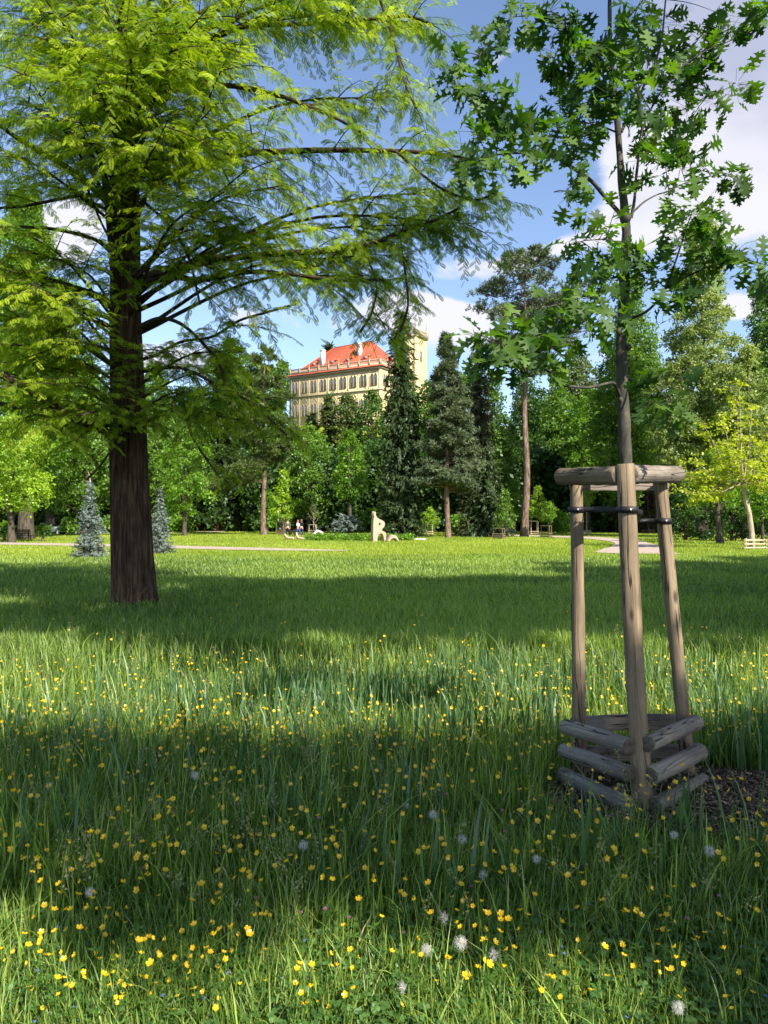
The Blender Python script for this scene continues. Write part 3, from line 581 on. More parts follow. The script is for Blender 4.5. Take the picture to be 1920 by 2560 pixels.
T(790, 128, 1078, 42, 1250, 'lush', 'light green tree on the slope under the castle wall', 'round', seed=17)
spruce(820, 142, 990, 30, 1200, 'olive', 'grey-green pointed conifer before the castle wall', seed=18)
T(1020, 150, 960, 50, 1200, 'dark', 'dark tree on the slope right of the narrow spruce', 'round', seed=91)
T(1075, 145, 950, 50, 1200, 'dark', 'dark tree on the slope behind the dense pine', 'round', seed=92)
T(1160, 150, 930, 60, 1200, 'mid', 'tree high on the slope between the dense pine and the ivy-clad conifer', 'round', seed=93)
T(868, 140, 982, 42, 1180, 'olive', 'yellowish olive tree against the castle wall', 'round', seed=19)
T(930, 136, 975, 56, 1200, 'dark', 'dark round tree under the right end of the castle facade', 'round', seed=20)
spruce(780, 146, 1030, 26, 1200, 'spruce', 'small dark conifer beside the pointed one on the slope', seed=21)
T(660, 172, 915, 48, 1060, 'mid', 'round tree standing against the left corner of the castle', 'round', seed=22)
T(705, 205, 905, 30, 1000, 'mid', 'treetop showing past the left corner of the castle roof', 'round', seed=23)
spruce(826, 215, 858, 12, 940, 'spruce', 'treetop peeping over the castle roof ridge', seed=24)
T(575, 150, 840, 60, 1150, 'dark', 'dark treetop on the hill left of the castle', 'round', seed=25)
spruce(1003, 72, 770, 62, 1335, 'spruce', 'tall narrow dark spruce with hanging twigs, right of the castle', seed=26, droop=.6, templ=HANG, power=0.42, frond=.75, dens=1.9, trunk=.42)
pine(1118, 70, 838, 84, 1230, 'dense grey-green pine with a dark trunk, right of the tall narrow spruce', 'pine', seed=27, trunk_px=13, nbr=120, rise=.35, dens=2.0, shape=lambda f: np.clip(1.1 * (1 - f) ** .62, .12, 1))
spruce(1195, 84, 850, 50, 1310, 'brownish', 'brownish ivy-clad conifer left of the tall pine trunk', seed=28, droop=.6, templ=HANG, power=.4, frond=.8, dens=1.6)
spruce(1215, 74, 1110, 72, 1335, 'spruce', 'broad dark conifer with sweeping low branches left of the tall pine', seed=29, droop=.6, power=.5, frond=.75, templ=HANG, dens=1.5)
pine(1314, 74, 628, 190, 945, 'tallest pine, its open crown high above a long bare reddish trunk', 'pine', seed=30, trunk_px=18, nbr=46, dens=1.25, rise=.22, extra=[(1010, 3.0, 1.2)], shape=lambda f: float(np.interp(f, [0, .25, .5, .78, 1], [.35, .75, 1.05, .62, .14])))
T(1232, 100, 930, 50, 1300, 'dark', 'dark tree between the ivy-clad conifer and the tall pine', 'egg', seed=31)
T(1395, 112, 905, 60, 1290, 'mid', 'leafy tree just right of the tall pine trunk', 'egg', seed=32)
T(1468, 100, 965, 78, 1240, 'lush', 'sunlit round tree seen left of the young oak trunk', 'round', seed=33)
T(1440, 128, 850, 60, 1200, 'olive', 'pale thin-crowned tree behind the sunlit round tree', 'round', seed=34, dens=.55)
T(1572, 84, 680, 84, 1270, 'mid', 'tall deep green tree directly behind the young oak trunk', 'egg', seed=35, trunk=.4)
T(1755, 72, 545, 165, 1230, 'linden', 'huge pointed pale green linden filling the sky right of the young oak', 'cone', seed=36, trunk=.5, dens=1.15)
T(1870, 66, 860, 95, 1240, 'linden', 'pale flowering tree at the right edge above the yellow-green tree', 'egg', seed=37)
T(1925, 82, 670, 85, 1200, 'dark', 'dark treetop at the right edge above the pale flowering tree', 'egg', seed=38)
T(1620, 92, 1185, 42, 1325, 'purple', 'dark purple-leaved tree seen between the right and middle stakes', 'dome', seed=39, trunk=.15)
T(1540, 98, 1120, 60, 1300, 'dark', 'dark tree behind the middle stake', 'egg', seed=40)
T(1800, 52, 1120, 78, 1275, 'lush', 'low green tree on a leaning mossy trunk left of the yellow-green tree', 'dome', seed=41, trunk=.2, lean=-.05)
T(1715, 60, 1195, 60, 1345, 'wood', 'black-green bush mass beyond the right stake', 'dome', seed=42, name='evergreen_bush', cat='bush')
T(1830, 58, 1225, 70, 1350, 'wood', 'dark evergreen bush behind the leaning mossy trunk', 'dome', seed=43, name='evergreen_bush', cat='bush')
T(1940, 56, 1220, 60, 1350, 'wood', 'dark evergreen bush at the right edge behind the log crib', 'dome', seed=44, name='evergreen_bush', cat='bush')
T(1905, 49, 1210, 42, 1300, 'lush', 'low bright branchy bush right of the pale slim trunk', 'round', seed=45, name='leafy_bush', cat='bush')
# low bushes near the gate and round the lawn
for i, (px, d, top, hw, col, lab) in enumerate([(588, 110, 1300, 13, 'olive', 'low olive bush right of the brick pillars'), (618, 108, 1306, 11, 'olive', 'low bush between the pillar bush and the pine trunk'), (644, 108, 1308, 9, 'olive', 'small bush at the foot of the pine, on its left'),
        (12, 60, 1312, 18, 'lush', 'light green bush at the left edge beside the bench'), (108, 57, 1320, 14, 'dark', 'small dark bush right of the bench')]):
    T(px, d, top, hw, 1325, col, lab, 'dome', seed=50 + i, name='low_bush', cat='bush', leaf=.3)
spruce(868, 92, 1286, 46, 1322, 'blue', 'low spreading silvery conifer behind the trunk of the lawn maple', seed=56, power=.35, frond=.7, levels=5, dens=1.6, droop=.2, name='spreading_conifer')

for i, (px, d, top, hw, col, lab) in enumerate([(172, 79, 1300, 20, 'mid', 'leafy bush half hiding the white car'), (300, 96, 1285, 60, 'mid', 'broad green bush behind the big trunk on its left'), (430, 104, 1290, 50, 'lush', 'green bush behind the round maple on its left'), (930, 103, 1275, 48, 'lush', 'sunlit bush right of the dark lawn maple trunk'), (1060, 100, 1285, 40, 'mid', 'bush between the narrow spruce and the dense pine'), (1395, 96, 1280, 45, 'lush', 'sunlit bush seen left of the left stake'),
        (1500, 104, 1270, 50, 'mid', 'green bush between the left and middle stakes'), (1150, 98, 1290, 36, 'lush', 'light bush right of the dense pine trunk'), (820, 110, 1292, 40, 'lush', 'light green bush behind the far bench')]):
    T(px, d, top, hw, 1325, col, lab, 'dome', seed=150 + i, name='leafy_bush', cat='bush')
# two blue spruces before the path
spruce(226, 31.8, 1205, 47, 1392, 'blue', 'blue spruce left of the big trunk, with a brown bare tip', seed=60, frond=.17, levels=44, power=.8, dens=1.7, droop=.2, name='blue_spruce', tip=.45, irregular=.45)
spruce(400, 35.7, 1222, 39, 1383, 'blue', 'smaller blue spruce right of the big trunk', seed=61, frond=.17, levels=40, power=.8, dens=1.7, droop=.2, name='blue_spruce', irregular=.45)

# ------------------------------------------------------------------ yellow-green tree with pale trunk (open crown, big leaves)
def catalpa():
    global rng; keep = rng; rng = np.random.default_rng(77); d = 41.7
    root = empty('catalpa_tree', (gx(1880, d), d, 0), 'open yellow-green tree on a pale slim trunk rising from a log crib', 'tree'); o = np.array((gx(1880, d), d, 0)); m = MB()
    Q = lambda px, py, dd=0.0: P3(px, py, d + dd) - o
    m.tube(np.vstack([[(0, 0, -.05)], spline([Q(1880, 1340), Q(1874, 1290), Q(1862, 1240), Q(1858, 1205)], 10)]), np.linspace(.15, .11, 11), 10, cap=False, wob=.04)
    top = Q(1858, 1207); tips = []
    for px, py, dd in [(1770, 1205, .5), (1735, 1150, -.6), (1775, 1090, .8), (1805, 1040, -.5), (1840, 1000, .3), (1848, 965, -.2), (1880, 1020, .6), (1925, 1060, -.4), (1960, 1130, .3), (1990, 1200, -.2), (1925, 1195, -1.2), (1830, 1110, -1.3), (1720, 1190, .2), (1790, 1150, 1.3), (1900, 1110, 1.4), (1700, 1225, -.3), (1760, 1060, .1), (2010, 1080, .5), (1890, 1170, -1.8), (1700, 1170, .8), (1725, 1240, .6)]:
        e = Q(px, py, dd); mid = (top + e) / 2 + np.array((0, 0, -.12 * np.linalg.norm(e - top))); c = spline([top, mid, e], 8); m.tube(c, np.linspace(.055, .012, 8), 5, cap=False)
        for k in (3, 4, 5, 6, 7):
            tips.append(c[k] + rng.normal(size=3) * .05)
            for _ in range(3):
                q = c[k] + rng.normal(size=3) * np.array((.38, .38, .26)); m.tube(np.array([c[k], q]), [.012, .006], 3, cap=False); tips.append(q)
    m.build('trunk', MAT['pale_bark'], root, smooth=True); tips = np.array(tips); n = 12
    pos = np.repeat(tips, n, 0) + rng.normal(size=(len(tips) * n, 3)) * np.array((.14, .14, .07)); N_ = len(pos)
    TV = np.array([(0, 0, 0), (.42, .4, .06), (.3, .8, -.05), (0, 1.15, -.2), (-.3, .8, -.05), (-.42, .4, .06)]); D = nrm(rng.normal(size=(N_, 3)) * np.array((1, 1, .3)) + np.array((0, 0, -.35)))
    V, Fq = stamp(TV, [(0, 1, 2, 3, 4, 5)], pos, frames(D, nrm(np.array((0, 0, 1.)) + rng.normal(size=(N_, 3)) * .4)), .17 * (.6 + .7 * rng.random(N_)))
    link_mesh('crown', V, [Fq], MAT['leaf_catalpa'], root, np.repeat(np.clip(.5 + .22 * rng.normal(size=N_), 0, 1), 6)); rng = keep
catalpa()
# ------------------------------------------------------------------ the big redwood on the left
def redwood():
    global rng; keep = rng; rng = np.random.default_rng(5); D0 = 13.6; bx, by = gx(316, D0), D0
    root = empty('dawn_redwood', (bx, by, 0), 'big feathery-leaved tree with a dark furrowed trunk in the shaded grass on the left', 'tree')
    O = np.array((bx, by, 0))
    # trunk: fluted, furrowed, flared at the foot
    K, NZ = 140, 150; rows = [(1570, 340, 74), (1530, 336, 61), (1480, 333, 53), (1400, 329, 49.5), (1300, 326, 47), (1200, 322, 45), (1100, 320, 43.5), (1000, 319, 41.5), (900, 316, 39), (800, 313, 37), (700, 313, 35.5), (600, 314, 34), (500, 313, 32), (400, 312, 30), (200, 314, 27), (0, 318, 23), (-300, 322, 17), (-700, 325, 8)]
    zc = np.array([gz(r[0], D0) for r in rows]); xc = np.array([gx(r[1], D0) for r in rows]) - bx; rc = np.array([r[2] / F * D0 for r in rows])
    z = np.linspace(-0.15, zc[-1], NZ); cx = np.interp(z, zc, xc); rr = np.interp(z, zc, rc); th = np.linspace(0, 2 * np.pi, K, endpoint=False)
    flute = 0.05 * np.sin(5 * th[None] + 0.5 * z[:, None]) * np.exp(-z[:, None] / 2.2) * 1.6 + 0.02 * np.sin(3 * th[None] + 1)
    ph = np.cumsum(rng.normal(size=NZ)) * 0.25; fur = 0
    for kf, am in ((23, .018), (37, .014), (55, .009)):
        fur = fur + am * np.abs(np.sin(kf / 2 * th[None] + rng.random() * 6 + np.cumsum(rng.normal(size=NZ) * 0.22)[:, None])) 
    r = rr[:, None] * (1 + flute) + 0.55 * (fur - 0.02); V = np.stack([cx[:, None] + r * np.cos(th), r * np.sin(th), np.repeat(z[:, None], K, 1)], -1).reshape(-1, 3)
    i = np.arange(NZ - 1)[:, None]; j = np.arange(K)[None]; Fq = np.stack([i * K + j, i * K + (j + 1) % K, (i + 1) * K + (j + 1) % K, (i + 1) * K + j], -1).reshape(-1, 4)
    link_mesh('trunk', V, [Fq], MAT['redwood_bark'], root, smooth=True)
    def axis(zq): return np.array((np.interp(zq, zc, xc), 0, zq))
    def R_at(zq): return float(np.interp(zq, zc, rc))
    limbs = []   # (points, r0, leafiness start fraction, density)
    def limb(pix, r0, d0=None, d1=None, s=0.15, den=1.0, leaf=True, r1=.02):
        d0 = d0 or 13.5; d1 = d1 or 12.5; n = len(pix); pts = [P3(px, py, d0 + (d1 - d0) * k / (n - 1)) - O for k, (px, py) in enumerate(pix)]
        limbs.append((spline(pts, max(10, 4 * n)), r0, r1, s, den if leaf else 0))
    limb([(350, 260), (400, 228), (450, 217), (510, 212), (600, 217), (700, 240), (760, 262), (830, 290), (900, 330)], .075, 13.5, 11.5, .2)
    limb([(345, 430), (430, 432), (520, 405), (600, 384), (676, 380), (830, 375), (995, 378), (1100, 385), (1180, 400)], .10, 13.5, 11.4, .3, 1.2)
    limb([(345, 712), (375, 690), (411, 676), (530, 653), (663, 636), (828, 626), (928, 610), (995, 583), (1060, 563), (1150, 520)], .095, 13.5, 11.6, .3, 1.2)
    limb([(345, 716), (375, 704), (444, 694), (504, 700), (623, 680), (720, 685), (840, 700), (960, 700)], .07, 13.4, 11.0, .3, 1.1)
    limb([(350, 815), (398, 796), (451, 809), (504, 855), (550, 915), (564, 968), (575, 1010)], .04, 13.3, 12.2, .4, .5)
    limb([(350, 930), (424, 918), (477, 928), (564, 975), (630, 1008), (716, 1087)], .035, 13.3, 11.6, .25, .9)
    limb([(350, 900), (391, 888), (451, 855), (530, 842), (597, 802), (663, 782), (740, 760)], .03, 13.4, 12.0, .2, .9)
    limb([(272, 500), (240, 490), (186, 491), (66, 514), (0, 520), (-80, 530)], .04, 13.4, 12.5, .5, .4)
    limb([(282, 520), (245, 480), (166, 418), (86, 371), (33, 338), (0, 315), (-80, 270)], .085, 13.4, 11.5, .25)
    limb([(278, 630), (240, 600), (159, 577), (80, 568), (0, 567), (-80, 560)], .045, 13.4, 12.0, .6, .35)
    limb([(280, 765), (230, 735), (133, 703), (33, 670), (0, 656), (-110, 615)], .085, 13.5, 11.8, .3)
    limb([(278, 820), (220, 798), (133, 792), (40, 800)], .035, 13.5, 12.6, .3)
    limb([(290, 1100), (262, 1078), (230, 1062), (192, 1048), (133, 1014), (66, 968), (0, 935), (-150, 870)], .085, 13.3, 11.6, .7, .5, r1=.06)
    limb([(196, 1050), (150, 1046), (100, 1034), (0, 1008), (-120, 985)], .055, 13.0, 12.2, .6, .5, r1=.03)
    limb([(292, 760), (280, 620), (268, 500), (255, 411), (232, 298), (170, 170), (119, 53), (80, -60)], .085, 13.3, 12.6, .3, .8)
    limb([(340, 300), (372, 200), (391, 120), (411, 33), (425, -60)], .07, 13.4, 12.6, .2, .9)
    limb([(345, 160), (440, 90), (560, 60), (630, 27), (760, -20)], .07, 13.4, 12.0, .2, .9)
    limb([(345, 150), (450, 120), (600, 70), (760, 60), (900, 50), (1010, 40), (1080, 60)], .05, 13.4, 12.2, .4, 1.1)
    limb([(990, 378), (1060, 440), (1120, 480), (1190, 500), (1240, 480)], .02, 11.6, 11.4, .1, 1.2)
    limb([(950, 0), (990, 120), (1010, 200), (1040, 270)], .02, 12.2, 12.0, .1, 1.0)
    limb([(1000, 590), (1010, 660), (1020, 760), (1000, 830)], .012, 11.9, 11.8, .1, .9)
    limb([(900, 620), (940, 700), (930, 780), (900, 830)], .012, 11.9, 11.7, .1, .8)
    limb([(300, 640), (255, 560), (215, 460), (200, 400)], .02, 13.2, 12.4, 1.0, 0)
    limb([(305, 1092), (275, 1130), (250, 1165), (216, 1200)], .016, 13.1, 12.6, 1.0, 0)
    limb([(303, 1100), (285, 1010), (296, 930), (318, 860)], .014, 13.1, 12.6, .1, .9)
    limb([(300, 1120), (345, 1060), (380, 1010), (450, 985), (480, 1090), (550, 1195)], .02, 13.1, 12.0, .3, .7)
    limb([(330, 480), (420, 560), (470, 640), (500, 760)], .03, 13.3, 11.5, .2, .9)
    # limbs all round the trunk that fill the crown
    spots = []
    for px, py, dd in [(80, 60, 11), (180, 130, 10.6), (300, 60, 10.2), (430, 120, 10.5), (560, 60, 11.4), (700, 20, 12), (850, 30, 12), (980, 40, 12.2), (60, 250, 10.8), (200, 300, 10.2), (420, 300, 10.2), (540, 260, 11), (650, 330, 11.6), (100, 450, 11), (430, 450, 10.2), (560, 480, 10.6), (640, 540, 11),
                       (560, 600, 11), (50, 620, 11.4), (120, 760, 11), (40, 860, 11.6), (200, 880, 11.0), (60, 1000, 12), (520, 760, 11.4), (700, 760, 12), (240, 960, 10.6), (620, 940, 12), (690, 1000, 12.2), (520, 940, 11.5), (200, 560, 14), (30, 150, 15), (250, 250, 16), (500, 200, 16),
                       (700, 250, 15.5), (900, 180, 15), (1000, 450, 14), (1100, 480, 13), (860, 520, 14.5), (760, 640, 15), (600, 400, 16), (400, 500, 16.5), (150, 350, 16), (0, 480, 15), (100, 900, 15), (0, 750, 14.5), (440, 880, 15), (1120, 330, 13.2), (1000, 240, 13), (960, 120, 13), (1020, 520, 12.6), (900, 640, 12.4), (1000, 640, 13.2), (760, 560, 11.6), (720, 460, 11.2), (-60, 350, 11), (-80, 650, 11.5), (-60, 900, 12), (600, 1050, 12.4),
                       (660, 900, 12.6), (560, 330, 13), (340, -60, 11), (600, 130, 14), (480, -50, 13), (150, -50, 12), (1040, 60, 13.4), (160, 640, 12.6), (300, 380, 10.6), (320, 180, 10.2), (620, 700, 11.8), (110, 1080, 12.4), (40, -120, 11.5), (250, -130, 11), (430, -150, 11.5), (640, -120, 12), (820, -90, 12.5), (960, -60, 12.6), (100, -20, 10.6), (520, 20, 10.6), (380, 60, 10.4), (650, 100, 11), (780, 120, 11.8), (900, 90, 12.4), (20, 80, 12.5), (200, 30, 14.5), (340, 120, 15), (700, -40, 14.5), (880, -20, 14), (60, 180, 10.6), (240, 200, 10.0), (140, 400, 10.4), (560, 160, 10.8), (20, 560, 11), (60, 700, 11), (140, 860, 11.6), (420, 350, 10.0), (620, 420, 11), (20, 300, 12.5)]:
        spots.append((px, py, dd))
    spots = [q for q in spots if not (q[2] < 11.2 and abs(q[0] - 316) < 190 and q[1] > 330) and not (q[0] > 640 and 240 < q[1] < 640 and q[2] > 11.6) and not (640 < q[0] < 1000 and 30 < q[1] < 240)]
    spots = [q for q in spots if not (345 < q[0] < 720 and 560 < q[1] < 1000 and q[2] < 13) and not (60 < q[0] < 270 and 430 < q[1] < 640)]
    spots += [(1150, 470, 12.5), (1050, 560, 12.5), (1190, 560, 12.3), (980, 700, 12.6), (60, 800, 11.3), (140, 960, 11.3), (30, 1050, 11.6), (200, 1040, 11.3), (90, 720, 12), (-40, 780, 12), (180, 1110, 12.5), (20, 950, 13), (600, 880, 12.5), (540, 930, 13)]
    for px, py, dd in spots:
        e = P3(px, py, dd) - O; hdist = math.hypot(e[0], e[1]); z0 = max(3.3, e[2] - hdist * (0.10 + 0.22 * rng.random())); a = axis(z0); st = a + nrm(np.array((e[0] - a[0], e[1], 0))) * R_at(z0) * .7
        mid = (st + e) / 2 + np.array((rng.normal() * .15, rng.normal() * .15, 0.10 * hdist)); limbs.append((spline([st, mid, e], 12), .016 + .0062 * hdist, .008, .2 if px < 700 else (.35 if px < 850 else .62), 1.25 if px < 640 else 1.1))
    m = MB(); SP, SD, SN, SS, SA = [], [], [], [], []; subs = []
    for c, r0, r1, s, den in limbs:
        if den <= 0: continue
        n = len(c); Lt = np.linalg.norm(np.diff(c, axis=0), axis=1).sum(); K = int(Lt / .62 * den)
        for q in range(K):
            f = s + (1 - s) * (q + rng.random()) / K * .97; i = min(int(f * (n - 1)), n - 2); p = c[i] + (c[i + 1] - c[i]) * (f * (n - 1) - i); t = nrm(c[i + 1] - c[i]); sd = nrm(np.cross(t, (0, 0, 1.0))) * (1 if q % 2 else -1)
            Lb = (.5 + .9 * rng.random()) * (1.15 - .5 * f); d_ = nrm(t * (.5 + .5 * rng.random()) + sd * .8 + np.array((0, 0, .22 * rng.normal()))); e = p + d_ * Lb + np.array((0, 0, -.12 * Lb)); mid = (p + e) / 2 + np.array((0, 0, .06 * Lb)); subs.append((spline([p, mid, e], 7), .012, .004, .12, 1.0))
    limbs += subs
    for c, r0, r1, s, den in limbs:
        n = len(c); m.tube(c, r0 + (r1 - r0) * np.linspace(0, 1, n) ** .8, 8, cap=False)
        if den <= 0: continue
        limb_v = .42 + .20 * rng.normal()
        seg = np.linalg.norm(np.diff(c, axis=0), axis=1); cum = np.concatenate([[0], np.cumsum(seg)]); Lt = cum[-1]; q = s * Lt; side = 1
        while q < Lt:
            f = q / Lt; p = np.array([np.interp(q, cum, c[:, k]) for k in range(3)]); p2 = np.array([np.interp(min(q + .1, Lt), cum, c[:, k]) for k in range(3)]); p1 = np.array([np.interp(max(q - .1, 0), cum, c[:, k]) for k in range(3)])
            t = nrm(p2 - p1); sd = nrm(np.cross(t, (0, 0, 1.0))) * side; bl = (0.40 + 0.50 * rng.random()) * (1.1 - .4 * f)
            dr = nrm(sd * .85 + t * (.45 + .5 * rng.random()) + np.array((0, 0, .25 * rng.normal())) + rng.normal(size=3) * .18); dp = .15 + .45 * rng.random() ** 1.5; u = np.linspace(0, 1, 6)
            B = p + dr * bl * u[:, None] + np.array((0, 0, -1.0)) * (dp * bl * u ** 2.0)[:, None]; m.tube(B, [.006, .005, .004, .003, .003, .002], 3, cap=False)
            k = max(4, int(bl / .042)); uu = np.linspace(.08, 1, k); bp = np.stack([np.interp(uu, u, B[:, j]) for j in range(3)], 1); bt = nrm(np.gradient(B, axis=0)); bd = nrm(np.stack([np.interp(uu, u, bt[:, j]) for j in range(3)], 1)); s2 = nrm(np.cross(bd, np.array((0, 0, 1.0)))) * np.where(np.arange(k) % 2 == 0, 1, -1)[:, None]
            hang = .10 + .38 * rng.random()
            SP.append(bp); SD.append(nrm(bd * .65 + s2 * .75 + np.array((0, 0, -hang)) + rng.normal(size=(k, 3)) * .2)); SN.append(np.array((0, 0, 1.0)) + bd * .35 + rng.normal(size=(k, 3)) * .35); SS.append((.105 + .06 * rng.random(k)) * (1.05 - .25 * uu)); SA.append(np.clip(limb_v + .18 * rng.normal() + .2 * uu + .1 * rng.normal(size=k), 0, 1))
            q += (.13 + .09 * rng.random()) / den; side = -side
    m.build('limb', MAT['limb_bark'], root, smooth=True)
    SP, SD, SN, SS, SA = np.vstack(SP), np.vstack(SD), np.vstack(SN), np.concatenate(SS), np.concatenate(SA)
    # one feather: a row of narrow leaflets on both sides
    V0 = []; Fq0 = []; k = 0; NP = 8
    for i in range(NP):
        a = .06 + .88 * i / (NP - 1); L_ = .30 * math.sin(math.pi * (0.22 + .62 * a)) + .04; 
        for sg in (-1, 1):
            b = np.array((0, a, -.14 * a * a)); dd = np.array((sg * .86, .42, -.16)) * L_; w = np.array((-.42 * sg, .86, 0)) * .064; V0 += [b, b + dd * .5 + w, b + dd, b + dd * .5 - w]; Fq0.append((k, k + 1, k + 2, k + 3)); k += 4
    V, Fq = stamp(np.array(V0), Fq0, SP, frames(SD, SN), SS); print('redwood sprays', len(SP), 'faces', len(Fq))
    link_mesh('crown', V, [Fq], MAT['redwood_leaf'], root, np.repeat(SA, len(V0))); rng = keep
redwood()

